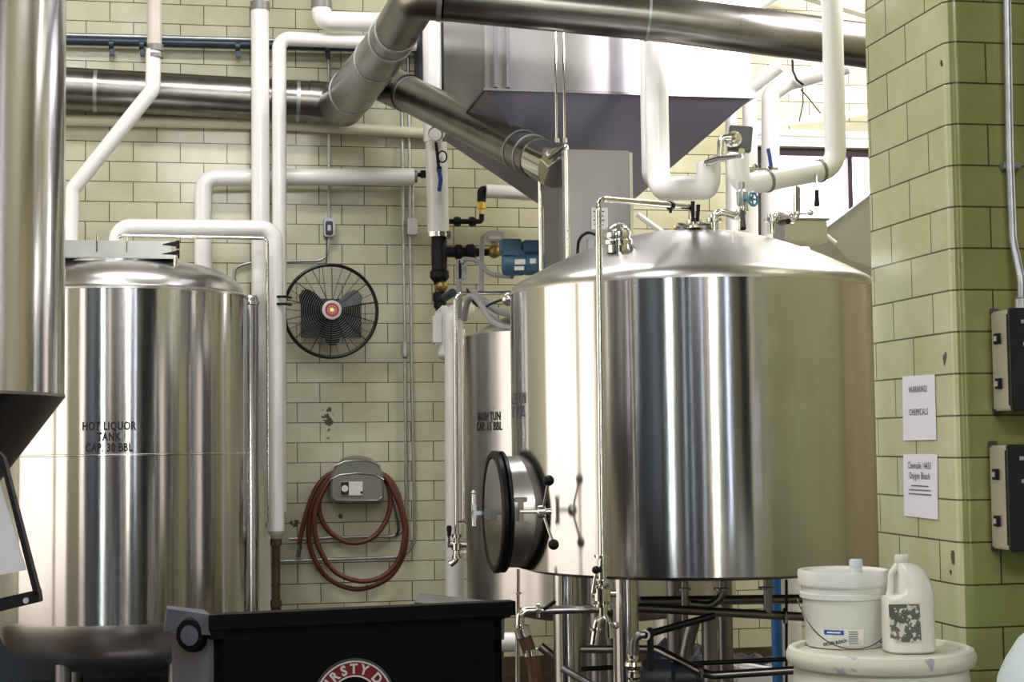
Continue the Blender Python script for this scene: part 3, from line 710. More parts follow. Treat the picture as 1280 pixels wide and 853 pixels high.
# mash tun cip tube in front
YT = 9.25
t = pipe('thin stainless tube framing mash tun left side, level at top then dropping to sample valve', [aty(652, 366, YT), aty(569, 367, YT), aty(571, 690, YT)], .0125, .05, name='steel_tube', m='chrome', cat='tube')
t = pipe('second thin tube close beside the mash tun left edge', [aty(579, 412, 9.3), aty(580, 655, 9.3)], .012, name='steel_tube', m='chrome', cat='tube')
t = thing('sample_valve', 'small chrome sample valve with black lever and curved spout at mash tun left', 'valve', aty(572, 700, YT))
b = MB(); b.lathe(aty(571, 668, YT), -UP, [(.03, 0), (.03, .02), (.018, .022), (.018, .05), (.032, .055), (.032, .09), (.018, .095), (.018, .12), (.03, .122), (.03, .14)], 14)
b.cyl(aty(560, 681, YT), aty(588, 681, YT), .02, 12); b.box(aty(580, 690, YT), (.1, .03, .015), bev=.003); b.tube([aty(571, 688, YT), aty(570, 700, YT), aty(562, 706, YT)], .02, 14, .04)
b.build('valve_body', 'chrome', t)
MB().cyl(aty(562, 680, YT - .02), aty(561, 668, YT - .02), .006, 8).build('lever_rod', 'chrome', t)
MB().lathe(aty(561.5, 671, YT - .02), UP, [(.010, 0), (.016, .05), (.012, .062), (0, .065)], 12).build('lever_grip', 'rubber', t)
MB().cyl(aty(572, 652, YT), aty(598, 651, YT), .008, 8).build('support_bar', 'chrome', t)
# N pipes near hopper
t = pipe('shiny white pipe dropping before hopper then hooking right and up above the lauter tun',
     [up_to_ceiling(at(823, 237, 7.85)), at(823, 237, 7.85), at(886, 234, 7.3), at(886, 205, 7.3)], S(15, 7.75), .11)
MB().tube([at(886, 208, 7.3), at(886, 203, 7.3)], S(12, 7.3), 20).build('end_cap', 'white', t)
pipe('white pipe peeking out just left of the hooked one before the hopper', [up_to_ceiling(at(813, 222, 8.12)), at(813, 222, 8.12), at(826, 232, 8.12)], S(11, 8.1), .08)
t = pipe('glossy white pipe falling in front of the crossing duct, turning left over the tank',
     [up_to_ceiling(at(1045, 210, 6.95)), at(1045, 210, 6.95), at(925, 232, 6.75), at(922, 200, 6.75)], S(13.5, 6.9), .10)
for f in (.17, .72):
    p = at(1045, 210, 6.95).lerp(at(925, 232, 6.75), f); d = (at(925, 232, 6.75) - at(1045, 210, 6.95)).normalized()
    MB().tube([p - d * .006, p + d * .006], .052, 24).build('band', 'greyplastic', t)
# chrome link between the two
t = thing('chrome_manifold', 'polished tube link with upright elbow joining the two hooked white pipes', 'pipe fitting', at(905, 200, 7.0))
MB().tube([at(884, 208, 7.25), at(884, 203, 7.25), at(900, 198, 7.1), at(925, 196, 6.85), at(926, 206, 6.8)], .017, 14, .03).build('cross_tube', 'chrome', t)
MB().tube([at(900, 197, 7.1), at(901, 172, 7.1), at(914, 172, 7.1)], .015, 14, .03).build('riser', 'chrome', t)
t = thing('sensor_box', 'tilted square dark grey box with round chrome port above the lauter tun', 'box', at(923, 190, 7.15))
Rb = Matrix.Rotation(math.radians(-14), 3, 'Z') @ Matrix.Rotation(math.radians(6), 3, 'Y')
MB().box(at(925, 174, 7.22), (.105, .05, .115), Rb, bev=.004).build('case', 'darkgrey', t)
MB().lathe(at(917, 174, 7.16), -h_f + h_r * .2, [(.036, -.02), (.036, .01), (.024, .014), (.024, .03), (.016, .034), (.016, .06)], 20).build('port', 'chrome', t)
MB().box(at(926, 190, 7.2), (.03, .03, .03), bev=.004).build('foot', 'chrome', t)
# background right pipes
pipe('white vertical pipe with elbow climbing right under the crossing duct, held by black strap', [at(963, 330, 9.6), at(963, 118, 9.6), at(985, 103, 9.6), at(1060, 82, 9.5)], S(11.5, 9.6), .08)
p = at(996, 92, 9.55)
tag(MB().tube([at(990, 60, 9.45), at(991, 88, 9.47), at(996, 100, 9.47), at(1004, 106, 9.49)], .007, 8, .03).build('pipe_strap', 'black'), 'thin black strap looped under white elbow pipe below the crossing duct', 'strap')
pipe('overexposed white vertical pipe immediately right of the hopper', [at(938, 340, 10.0), at(937, 112, 10.0), at(975, 82, 9.9)], S(9.5, 10), .06)
pipe('slimmer white vertical pipe passing behind the tilted sensor box', [at(915, 340, 10.2), at(914, 135, 10.2), at(914, 100, 10.2)], S(7.5, 10.2), .05)
pipe('white slanted pipe glimpsed above the crossing duct at top right', [at(895, 35, 9.0), at(985, -22, 9.0)], S(13, 9.0), .05)
pipe('thin white level pipe above the dark framed window', [aty(945, 166, 10.55), aty(1120, 172, 10.55)], S(6, 10.5), .05)
pipe('slanted white conduit crossing above the dark framed window', [aty(945, 158, 10.62), aty(1140, 133, 10.62)], S(5, 10.5), .05)
b = MB().tube([at(1003, 108, 9.6), at(1004, 128, 9.6), at(999, 152, 9.6)], .004, 6).tube([at(1001, 112, 9.6), at(1010, 122, 9.6), at(1026, 142, 9.6)], .004, 6)
tag(b.build('hanging_wire', 'rust'), 'thin dark hanging wires below the strapped white elbow pipe', 'wire')
q = at(1010, 5, 10.3)
tag(MB().box(aty(1040, 2, 10.5), (.85, .10, .07), Matrix.Rotation(math.radians(14), 3, 'Y')).build('roof_beam', 'white'), 'white painted slanted beam at top right behind glossy white pipe', 'beam')

# ================================================================= LAUTER TUN TOP FITTINGS
def onlt(px, py, cz): return at(px, py, cz)
CIP = 5.93
t = thing('steel_tube', 'long thin polished tube rising before lauter tun and bending over its dome', 'tube', at(752, 720, CIP))
p_b = at(753, 700, CIP); p_t = at(748, 248, CIP + .02)
MB().tube([p_b, p_t, at(862, 259, 6.5), at(869, 268, 6.55), at(869, 284, 6.55)], .0125, 16, .05).build('tube_run', 'chrome', t, ang=60)
q = at(838, 257, 6.38); d = (at(862, 259, 6.5) - p_t).normalized(); MB().tube([q - d * .01, q + d * .01], .018, 12).cyl(q, q - UP * .03, .006, 8).build('cable_tie', 'black', t)
clamp(at(869, 284, 6.55), UP, .017, t)
clamp(at(753, 696, CIP), UP, .016, t)
def ferrule(label, px, py, cz, extra):
    t = thing('tank_port', label, 'pipe fitting', at(px, py, cz), 'fittings on lauter tun dome')
    MB().lathe(at(px, py + 10, cz), UP, [(.018, 0), (.018, .045), (.033, .048), (.033, .062), (.018, .066), (.018, .08)], 16).build('stub', 'chrome', t)
    extra(t); return t
def e1(t):
    b = MB().tube([at(893, 280, 6.6), at(893, 268, 6.6), at(903, 265, 6.6), at(925, 272, 6.5), at(930, 262, 6.5), at(930, 240, 6.5)], .016, 14, .03); b.build('bent_tube', 'chrome', t)
    clamp(at(928, 264, 6.5), UP, .015, t)
    MB().lathe(at(927, 240, 6.5), UP, [(.016, -.06), (.022, -.05), (.022, 0), (.013, .01), (.013, .04)], 12).build('valve_body', 'galv', t)
    w = MB(); cc = at(940, 249, 6.42)
    w.cyl(at(929, 249, 6.5), cc, .008, 8)
    w.tube([cc + h_r * .004 + (h_f * .6 * math.cos(a * PI / 8) + UP * math.sin(a * PI / 8) + h_r * .75 * math.cos(a * PI / 8)) * .027 for a in range(16)], .005, 8, closed=True)
    for a in range(5):
        an = a * PI * .4; w.cyl(cc, cc + (h_f * .6 * math.cos(an) + UP * math.sin(an) + h_r * .75 * math.cos(an)) * .027, .004, 6)
    w.build('hand_wheel', 'bluewheel', t)
    MB().cyl(at(928, 264, 6.45), at(929, 286, 6.4), .008, 8, r2=.012).build('lever', 'rubber', t)
ferrule('dome port with bent polished tube and blue hand wheel valve', 893, 282, 6.6, e1)
def e2(t):
    MB().tube([at(965, 282, 6.6), at(965, 272, 6.6), at(973, 268, 6.6), at(992, 276, 6.5), at(996, 268, 6.5), at(996, 236, 6.6)], .015, 14, .03).build('bent_tube', 'chrome', t)
    clamp(at(996, 267, 6.5), UP, .015, t)
    MB().cyl(at(996, 267, 6.5), at(1012, 266, 6.45), .008, 8).sphere(at(1013, 266, 6.45), .014).build('wing_nut', 'chrome', t)
    MB().cyl(at(975, 279, 6.55), at(985, 277, 6.5), .012, 8).build('lever', 'rubber', t)
    MB().cyl(at(976, 268, 6.5), at(1018, 234, 6.6), .0018, 6).build('chain_wire', 'dull', t)
ferrule('rightmost dome port with polished bent tube and wing nut clamp', 965, 282, 6.6, e2)
def e3(t):
    for (x0, x1, y0, y1) in ((866, 866, 277, 252), (872, 873, 277, 256)):
        MB().cyl(at(x0, y0, 6.5), at(x1, y1, 6.5), .007, 8, r2=.009).build('lever', 'rubber', t)
    MB().tube([at(842, 289, 6.6), at(845, 284, 6.6), at(893, 283, 6.6)], .011, 10, .02).build('side_pipe', 'brass', t)
    b = MB()
    for px in (851, 880): b.lathe(at(px, 284, 6.6) - h_r * .02, h_r, [(.014, 0), (.02, .015), (.014, .04)], 10)
    b.build('nuts', 'dull', t)
ferrule('dome port with two black levers and short brass side pipe', 868, 284, 6.62, e3)
t = thing('lever_valve', 'blue lever ball valve on top of horizontal glossy white pipe', 'valve', at(962, 215, 6.8))
MB().cyl(at(942, 214, 6.8), at(972, 213, 6.8), .012, 10).sphere(at(961, 213, 6.8), .018).lathe(at(942, 211, 6.8), -h_f + h_r * .6, [(.02, -.01), (.02, .01), (.01, .014)], 12).build('valve_body', 'chrome', t)
b = MB(); b.tube([at(964, 210, 6.78), at(962, 195, 6.78), at(960, 186, 6.78)], .008, 10, .02); b.build('lever', 'bluehandle', t)
t = thing('drop_lever', 'black grip lever hanging under right end of glossy white pipe', 'valve', at(1021, 258, 6.7))
MB().cyl(at(1020, 214, 6.88), at(1021, 240, 6.74), .006, 8).build('rod', 'dull', t)
MB().cyl(at(1021, 238, 6.72), at(1021, 258, 6.72), .009, 10, r2=.012).build('grip', 'rubber', t)
# sight glass lamp
t = thing('sight_glass', 'round chrome and glass sight lamp on left shoulder of lauter tun dome', 'lamp', at(772, 304, 6.35))
MB().lathe(at(772, 306, 6.35), UP + h_f * -.15, [(.045, -.03), (.045, 0), (.06, .005), (.06, .02), (.052, .025)], 28).build('base_ring', 'chrome', t)
MB().sphere(at(772, 294, 6.35), .053, (1, 1, .95)).build('globe', 'glassball', t)
t = thing('control_cable', 'thin black cable looping up beside the polished tube at dome left', 'cable', at(735, 312, 6.9))
MB().tube(spline([at(722, 320, 7.1), at(724, 300, 7.1), at(735, 291, 7.1), at(748, 296, 7.05), at(750, 306, 7.0)]), .007, 8).build('cable_run', 'black', t)
MB().box(at(738, 306, 7.1), (.03, .03, .05), bev=.004).build('connector', 'galv', t)
t = thing('manway_box', 'low rectangular stainless hatch box at right rear of lauter tun dome', 'hatch', at(990, 292, 7.1))
p = at(1000, 292, 7.12)
MB().box((p.x, p.y, p.z), (.20, .16, .10), bev=.006).build('box_body', 'steel_dome', t)
MB().box((p.x, p.y, p.z + .054), (.22, .18, .010), bev=.003).build('box_lid', 'steel_rough', t)
t = thing('grain_trough', 'slanted stainless trough edge rising at right behind dome toward the pillar', 'trough', at(1070, 300, 7.9))
a = at(1031, 291, 7.9); bb = at(1120, 224, 7.9); c = at(1120, 345, 7.9); d = at(1060, 325, 7.9)
MB().prism([a, bb, c, d], h_f * .5).build('side_plate', 'steel_hop', t)
n2 = (bb - a).normalized()
MB().prism([a - h_f * .02, bb - h_f * .02, bb - h_f * .02 + UP * .018, a - h_f * .02 + UP * .018], h_f * .54).build('top_lip', 'steel_rough', t)
MB().cyl(at(1024, 287, 7.4), at(1045, 304, 7.4), .010, 8).build('stay_bar', 'white', t)
t = thing('conduit_box_strip', 'white slanted flat bar leaning behind dome between housing and tiles', 'bar', at(812, 280, 7.9))
MB().tube([at(797, 268, 8.1), at(830, 292, 8.1)], .016, 6).build('bar_body', 'white', t)

# motor and cables behind
t = thing('pump_motor', 'blue electric pump motor with label plates by hopper rail', 'motor', at(648, 345, 9.2))
mc_ = at(628, 331, 9.1)
MB().lathe(mc_, h_r, [(.03, -.005), (.055, 0), (.064, .015), (.064, .12), (.06, .122), (.06, .13), (.064, .132), (.064, .26)], 28).build('motor_body', 'motor', t)
b = MB()
for (px, py, w, h) in ((634, 308, .115, .075), (660, 309, .10, .07)): b.box(at(px + 4, py, 9.1), (w, .10, h), bev=.006)
b.box(at(650, 317, 9.1), (.2, .08, .03)); b.build('gear_housing', 'motor', t)
for (px, py, w, h) in ((650, 329, .06, .03), (649, 337, .055, .022), (666, 328, .035, .03)):
    q = at(px, py, 9.1) - h_f * .062
    MB().box(q, (w, .008, h), Matrix.Rotation(-YAW, 3, 'Z')).build('rating_plate', 'label', t)
def cable(label, pts, r, m='greycable', name='flexible_conduit', cat='cable'):
    t = thing(name, label, cat, pts[0]); MB().tube(spline(pts), r, 10).build('cable_run', m, t); return t
cable('grey flexible conduit curving from junction box down to the motor', [at(577, 330, 9.6), at(583, 324, 9.6), at(600, 328, 9.5), at(612, 342, 9.4), at(640, 346, 9.15)], .014)
cable('grey flexible conduit rising straight to the silver actuator box', [at(602, 365, 9.4), at(602, 330, 9.5), at(603, 300, 9.7), at(608, 295, 9.8)], .015)
cable('upper grey conduit sweeping right into lauter tun side', [at(580, 400, 9.3), at(586, 374, 9.2), at(600, 373, 9.1), at(620, 388, 8.9), at(645, 394, 8.4)], .019)
cable('middle grey conduit sweeping right behind the lauter tun', [at(586, 370, 9.25), at(596, 374, 9.0), at(608, 392, 8.9), at(622, 402, 8.8), at(645, 405, 8.6)], .017)
cable('lowest grey conduit drooping over mash tun dome', [at(592, 364, 9.25), at(602, 380, 9.0), at(612, 398, 8.75), at(626, 408, 8.6), at(645, 411, 8.4)], .017)
cable('thin black cable swinging below the small enclosure toward lauter tun', [at(584, 362, 9.4), at(592, 378, 9.2), at(603, 385, 9.0), at(614, 380, 8.8), at(632, 373, 8.4)], .007, 'black', 'control_cable')
t = thing('junction_box', 'upright grey junction box behind the thin tube corner left of motor', 'box', at(577, 346, 9.8))
MB().box(at(577, 337, 9.8), (.06, .05, .125), bev=.006).build('case', 'galv', t)
MB().box(at(575, 337, 9.76), (.016, .01, .11)).build('cover_gap', 'black', t)
MB().cyl(at(574, 352, 9.8), at(574, 398, 9.8), .018, 12).build('conduit_stub', 'greycable', t)
MB().cyl(at(556, 372, 9.7), at(566, 366, 9.6), .026, 14).build('plug', 'dark', t)
t = thing('round_lamp', 'small round glass fixture at left shoulder edge of lauter tun', 'lamp', at(636, 374, 7.0))
MB().sphere(at(636, 374, 7.0), .032).build('globe', 'glassball', t)
MB().cyl(at(640, 374, 7.0), at(648, 374, 6.95), .018, 14).build('base_ring', 'dull', t)

# ================================================================= WALL FAN
fc = aty(413.5, 389, 10.42); Rf = S(59, 10.25)
t = thing('wall_fan', 'round black wire cage wall fan with red and white hub badge', 'fan', (fc.x, fc.y, fc.z))
def circ(c, r, yoff, n=40): return [c + Vector((r * math.cos(2*PI*k/n), yoff, r * math.sin(2*PI*k/n))) for k in range(n)]
MB().tube(circ(fc, Rf, 0, 56), .011, 8, closed=True).build('rim', 'fan', t)
b = MB()
for k in range(19):
    f = (k + 2.2) / 21.2; b.tube(circ(fc, Rf * f, -.085 * (1 - f ** 2.2), 48), .0016, 4, closed=True)
b.build('guard_wire', 'galv', t)
b = MB()
for k in range(14):
    a = 2 * PI * k / 14 + .2; pts = []
    for j in range(6):
        f = .15 + .85 * j / 5; pts.append(fc + Vector((Rf * f * math.cos(a), -.087 * (1 - f ** 2.2) - .002, Rf * f * math.sin(a))))
    b.tube(pts, .0028, 5)
b.build('guard_spokes', 'fan', t)
b = MB()
for k in range(14):
    a = 2 * PI * k / 14 + .4; b.tube([fc + Vector((Rf * f * math.cos(a), .15 * (1 - f ** 3) , Rf * f * math.sin(a))) for f in (.2, .5, .8, .93, 1)], .0022, 5)
b.build('rear_guard', 'fan', t)
hubf = MB().lathe(fc + Vector((0, -.075, 0)), (0, -1, 0), [(.058, 0), (.064, .01), (.062, .02), (.05, .024)], 32).build('hub_cap', 'logowhite', t)
b = MB().lathe(fc + Vector((0, -.099, 0)), (0, -1, 0), [(.045, 0), (.045, .002), (.030, .002), (.030, 0)], 32, caps=False)
text_bm(b, '*', .05, lambda x, y: fc + Vector((x, -.103, y - .028)), 1)
for k in range(10):
    a = 2 * PI * k / 10; b.lathe(fc + Vector((.022 * math.cos(a), -.099, .022 * math.sin(a))), (0, -1, 0), [(.0055, 0), (.0055, .003)], 8)
b.build('badge_print', 'badgered', hubf)
MB().lathe(fc + Vector((0, -.099, 0)), (0, -1, 0), [(.012, 0), (.012, .005)], 16).build('badge_dot', 'brassbright', hubf)
MB().lathe(fc + Vector((0, -.06, 0)), (0, 1, 0), [(.03, 0), (.06, .03), (.06, .16), (.03, .18)], 24).build('motor', 'fan', t)
for k, a in enumerate((math.radians(-90 + 3), math.radians(30), math.radians(150))):
    pts1 = []; rr_ = [.05, .09, .15, .20, .225]; ww = [.02, .035, .05, .048, .024]
    up_ = []; lo_ = []
    for r_, w2 in zip(rr_, ww):
        ca, sa = math.cos(a), math.sin(a)
        up_.append(fc + Vector((r_ * ca - w2 * sa, .015, r_ * sa + w2 * ca))); lo_.append(fc + Vector((r_ * ca + w2 * sa, -.02, r_ * sa - w2 * ca)))
    MB().prism(up_ + lo_[::-1], (0, .004, 0)).build('blade', 'fanblade', t)
MB().box(aty(414, 398, 10.63), (.40, .012, .26)).build('mount_plate', 'fan', t)
b = MB().cyl(fc + Vector((0, .1, 0)), (fc.x, WY, fc.z), .03, 16); b.build('mount_arm', 'fan', t)

# ================================================================= ELECTRICAL ON BACK WALL
YW = 10.72
t = thing('switch_box', 'dark weatherproof switch box on conduit above the wall fan', 'switch', aty(411, 297, YW))
MB().box(aty(411.5, 285, 10.70), (.075, .09, .125), bev=.008).build('case', 'galv', t)
MB().box(aty(411.5, 285, 10.65), (.05, .02, .09), bev=.006).build('cover', 'dark', t)
MB().box(aty(411.5, 285, 10.635), (.022, .016, .04), bev=.003).build('toggle', 'galv', t)
MB().tube([aty(409, 298, 10.66), aty(408, 330, 10.6)], .004, 6).build('fan_cord', 'black', t)
pipe('thin wall conduit dropping straight to the dark switch box', [aty(411, 56, YW), aty(411, 273, YW)], .009, name='conduit', m='galv', cat='conduit')
pipe('wall conduit curving left from the switch box behind the fan', [aty(411, 298, YW), aty(409, 326, YW), aty(360, 327, YW), aty(318, 328, YW)], .009, .15, name='conduit', m='galv', cat='conduit')
t = pipe('short curved conduit beside the long white pipe over the hot liquor tank', [aty(292, 352, YW), aty(293, 334, YW), aty(320, 327, YW)], .010, .09, name='conduit', m='galv', cat='conduit')
pipe('left one of two tall parallel conduits, bending left above the hose coil', [aty(501, 60, YW), aty(506, 430, YW), aty(508, 670, YW), aty(362, 674, YW)], .010, .11, name='conduit', m='galv', cat='conduit')
pipe('right one of two tall parallel conduits, bending left at the hose bottom', [aty(510, 60, YW), aty(514, 430, YW), aty(519, 696, YW), aty(345, 702, YW)], .010, .14, name='conduit', m='galv', cat='conduit')
pipe('short third conduit stub entering the silver box from above', [aty(516, 215, YW), aty(516, 275, YW)], .009, name='conduit', m='galv', cat='conduit')
t = thing('junction_box', 'small silver junction box where tall conduits pass at mid wall', 'box', aty(515, 294, YW))
MB().box(aty(515, 284, 10.70), (.07, .06, .11), bev=.005).build('case', 'silver', t)
t = thing('conduit_fitting', 'rounded conduit fitting on the left tall conduit below fan level', 'pipe fitting', aty(506, 448, YW))
MB().lathe(aty(506, 437, 10.70), UP, [(.012, -.06), (.022, -.05), (.024, 0), (.022, .05), (.012, .06)], 14).build('body', 'galv', t)

# ================================================================= HOSE HOLDER AND HOSE
YR = 10.62
t = thing('hose_holder', 'grey shield shaped wall hose holder with small label', 'hose holder', aty(447, 628, YR))
def shield(cx, cy, w, h, yy, sh=0):
    pts = [(-1, -.72), (-.92, -.95), (-.7, -1), (.7, -1), (.92, -.95), (1, -.72), (.98, -.1), (.94, .25), (.80, .62), (.55, .88), (.2, 1), (-.2, 1), (-.55, .88), (-.80, .62), (-.94, .25), (-.98, -.1)]
    return [aty(cx + x * w, cy - y * h, yy) for x, y in pts]
MB().loft([shield(446.5, 600, 34, 30, 10.74), shield(446.5, 600, 34, 30, 10.56), shield(446.5, 600, 31, 27.5, 10.535)]).build('body', 'greyplastic', t, ang=30)
b = MB().tube([aty(413, 600, 10.54), aty(425, 594, 10.535), aty(446, 592, 10.535), aty(468, 594, 10.535), aty(480, 600, 10.54)], .005, 6)
b.tube([aty(415, 622, 10.54), aty(421, 626, 10.535), aty(472, 626, 10.535), aty(478, 621, 10.54)], .005, 6)
b.tube([aty(417, 583, 10.54), aty(432, 577, 10.535), aty(446, 576, 10.535), aty(462, 577, 10.535), aty(476, 583, 10.54)], .004, 6)
b.build('moulded_rib', 'dull', t)
q = aty(438, 611, 10.53)
lb = MB().box(aty(439.5, 611, 10.53), (.145, .004, .09)).build('label_plate', 'label', t)
MB().box(aty(431, 611, 10.526), (.052, .003, .085)).build('label_dark_panel', 'ink', lb)
MB().lathe(aty(431, 611, 10.523), (0, -1, 0), [(.022, 0), (.022, .002)], 18).build('label_disc', 'label', lb)
MB().box(aty(452, 616, 10.526), (.015, .003, .015)).build('label_mark', 'ink', lb)
t = thing('garden_hose', 'red brown rubber hose coiled in loops over the grey wall holder', 'hose', aty(447, 737, YR))
hp = []
seq = [(372, 690, .00), (377, 665, 0), (386, 632, 0), (398, 606, .0), (415, 592, .02), (447, 586, .03), (480, 594, .03), (495, 612, .02), (505, 645, 0), (508, 668, 0), (503, 697, 0), (484, 724, 0), (447, 737, 0), (411, 724, 0), (391, 694, 0), (386, 662, 0), (393, 625, 0), (413, 597, .0), (447, 588, .01), (478, 596, .01), (488, 620, -.01), (484, 648, -.02), (466, 672, -.02), (438, 679, -.02), (412, 665, -.02), (399, 640, -.02), (401, 615, -.02), (414, 596, -.02), (447, 590, -.02), (478, 594, -.03), (492, 615, -.04), (502, 640, -.04), (506, 668, -.04), (498, 700, -.04), (478, 721, -.04), (450, 727, -.04), (420, 716, -.04), (401, 690, -.04), (393, 660, -.04), (397, 630, -.04), (414, 600, -.03), (440, 592, 0)]
for (x, y, o_) in seq: hp.append(aty(x, y, 10.66 + o_ * 1.3))
MB().tube(spline(hp, 5), .0165, 10).build('coil', 'hose', t, ang=60)
MB().cyl(aty(374, 682, 10.66), aty(371, 697, 10.66), .02, 10).build('nozzle', 'dull', t)
t = thing('conduit_hook', 'dark flexible lead tucked inside the right side of hose coil', 'cable', aty(497, 668, YR))
MB().tube(spline([aty(483, 600, 10.64), aty(490, 625, 10.64), aty(495, 645, 10.64), aty(498, 662, 10.64), aty(495, 670, 10.66)]), .009, 8).build('cable_run', 'dull', t)

# ================================================================= UNDER-TANK PIPEWORK
def sp(label, pts, r, bend=.04, m='chrome', name='process_pipe', cl=()):
    t = thing(name, label, 'pipe', pts[0]); MB().tube(pts, r, 16, bend).build('pipe_run', m, t, ang=60)
    for (p, d) in cl: clamp(p, d, r, t, m)
    return t
z_ = 6.05
t = sp('polished level pipe under lauter tun with elbow at left end', [at(650, 785, z_), at(650, 764, z_), at(762, 761, 6.1)], .0165, .05, cl=[(at(673, 763, z_), h_r), (at(652, 783, z_), UP)])
MB().cyl(at(680, 762, z_ - .03), at(694, 752, z_ - .05), .007, 8).build('lever', 'rubber', t)
sp('slim upright pipe under the manway with pipe clamp', [at(647, 712, 6.35), at(647, 860, 6.35)], .009, m='chrome', cl=[(at(647, 742, 6.35), UP)])
t = thing('rubber_hose', 'brown rubber hose clamped under left polished elbow, hanging down', 'hose', at(690, 853, 6.0))
MB().tube(spline([at(653, 790, z_), at(661, 812, z_), at(668, 840, z_), at(671, 880, z_), at(676, 960, z_)]), .026, 16).build('hose_run', 'hosebrown', t)
MB().tube([at(663, 812, z_), at(664, 820, z_)], .029, 16).build('hose_clamp', 'chrome', t)
MB().tube([at(652, 786, z_), at(655, 796, z_)], .030, 16).build('hose_nut', 'chrome', t)
# outlet valve below the CIP tube
t = thing('outlet_valve', 'stack of clamps with ball knob lever and split spouts below the polished tube', 'valve', at(755, 800, CIP))
MB().tube([at(753, 700, CIP), at(754, 775, CIP)], .0165, 16).build('stem', 'chrome', t)
for py in (727, 757): clamp(at(753.5, py, CIP), UP, .018, t)
MB().lathe(at(753, 751, CIP), UP, [(.02, -.012), (.034, 0), (.034, .045), (.02, .055)], 20).cyl(at(740, 743, CIP), at(770, 742, CIP), .015, 14).build('valve_body', 'chrome', t)
MB().cyl(at(741, 742, CIP - .02), at(745, 717, CIP - .02), .006, 8).build('lever_rod', 'chrome', t)
MB().sphere(at(745, 713, CIP - .02), .015).build('ball_knob', 'rubber', t)
MB().tube([at(757, 778, CIP), at(756, 770, CIP), at(747, 777, CIP), at(743, 806, CIP)], .017, 16, .04).build('spout', 'chrome', t)
MB().tube([at(755, 772, CIP + .02), at(761, 778, CIP + .02), at(762, 798, CIP + .02)], .015, 16, .03).build('spout', 'chrome', t)
clamp(at(745, 787, CIP), UP, .014, t)
MB().sphere(at(770, 782, CIP), .014, (1, .5, 1)).build('wing_nut', 'chrome', t)
# slim bright upright behind
sp('bright slender upright pipe left of the thick front leg under lauter tun', [at(770, 728, 6.32), at(771, 900, 6.32)], .013)
sp('upright pipe behind left thick leg beneath the tank', [at(728, 722, 7.0), at(728, 770, 7.0), at(727, 900, 7.0)], .022, m='steel_rough')
dk = 'dull'
sp('upper dark level pipe beneath the lauter tun, running right', [at(800, 752, 6.75), at(1010, 749, 6.9)], .020, m=dk)
sp('lower dark level pipe beneath the lauter tun with square coupling', [at(796, 760, 6.4), at(1015, 772, 6.6)], .018, m=dk, cl=[(at(981, 770, 6.58), h_r)])
sp('dark drop pipe left under tank with clamp at its top', [at(856, 722, 6.5), at(856, 780, 6.5)], .014, m=dk, cl=[(at(856, 737, 6.5), UP)])
sp('dark curved drain bend under middle of the tank', [at(903, 720, 6.6), at(903, 745, 6.6), at(888, 758, 6.6), at(862, 755, 6.6)], .017, .05, m=dk, cl=[(at(903, 737, 6.6), UP)])
sp('dark drop pipe right under tank joining lower level pipe', [at(960, 722, 6.55), at(960, 768, 6.55)], .018, m=dk, cl=[(at(960, 736, 6.55), UP)])
sp('black strut sloping upward right under the tank', [at(792, 798, 6.3), at(893, 770, 6.35)], .014, m='black')
t = sp('bent grey pipe low under tank, levelling out behind the drum', [at(724, 812, 6.9), at(822, 812, 6.7), at(886, 845, 6.5), at(995, 838, 6.5)], .017, .08, m='dull', cl=[(at(876, 840, 6.52), h_r)])
sp('thin black level bar lowest across under the tank', [at(700, 838, 6.8), at(990, 824, 6.8)], .010, m='black')
sp('grey pipe sloping down between the two front legs', [at(703, 836, 6.3), at(760, 868, 6.2)], .014, m='steel_rough')
sp('grey pipe sloping beside the brown hose at left', [at(675, 808, 6.6), at(706, 832, 6.6)], .018, m='steel_rough')
sp('thin dark upright rod near the pail under the tank', [at(983, 725, 6.7), at(983, 905, 6.7)], .006, m='black')
sp('curved dark funnel pipe descending behind the struts', [at(868, 775, 7.2), at(862, 795, 7.2), at(857, 820, 7.2), at(862, 850, 7.2)], .03, .05, m=dk)
t = thing('drain_valve', 'chrome drain valve with bent neck and white hose ring, low under tank', 'valve', at(790, 850, 6.0))
MB().tube([at(792, 822, 6.0), at(792, 803, 6.0), at(797, 794, 6.0), at(806, 794, 6.0)], .015, 14, .03).build('neck', 'dull', t)
MB().lathe(at(792, 850, 6.0), UP, [(.018, 0), (.026, .01), (.026, .025), (.018, .03), (.03, .04), (.034, .052), (.03, .065), (.018, .07), (.026, .08), (.026, .09)], 18).build('valve_body', 'chrome', t)
MB().tube(circ(at(806, 795, 6.0), .017, 0, 20), .004, 8, closed=True).build('hose_ring', 'label', t)
MB().box(at(813, 812, 6.02), (.022, .02, .16), bev=.004).build('bracket', 'black', t)
t = thing('transfer_pump', 'dark pump body low between the legs under lauter tun', 'pump', at(812, 850, 6.6))
MB().lathe(at(800, 848, 6.6), h_r, [(.04, 0), (.07, .01), (.075, .03), (.075, .12), (.05, .14), (.05, .22)], 24).build('pump_body', 'dark', t)
for dx in (.03, .18):
    p = at(800, 848, 6.6) + h_r * dx; MB().box((p.x, p.y, p.z / 2 - .03), (.03, .06, p.z - .06)).build('foot', 'dark', t)
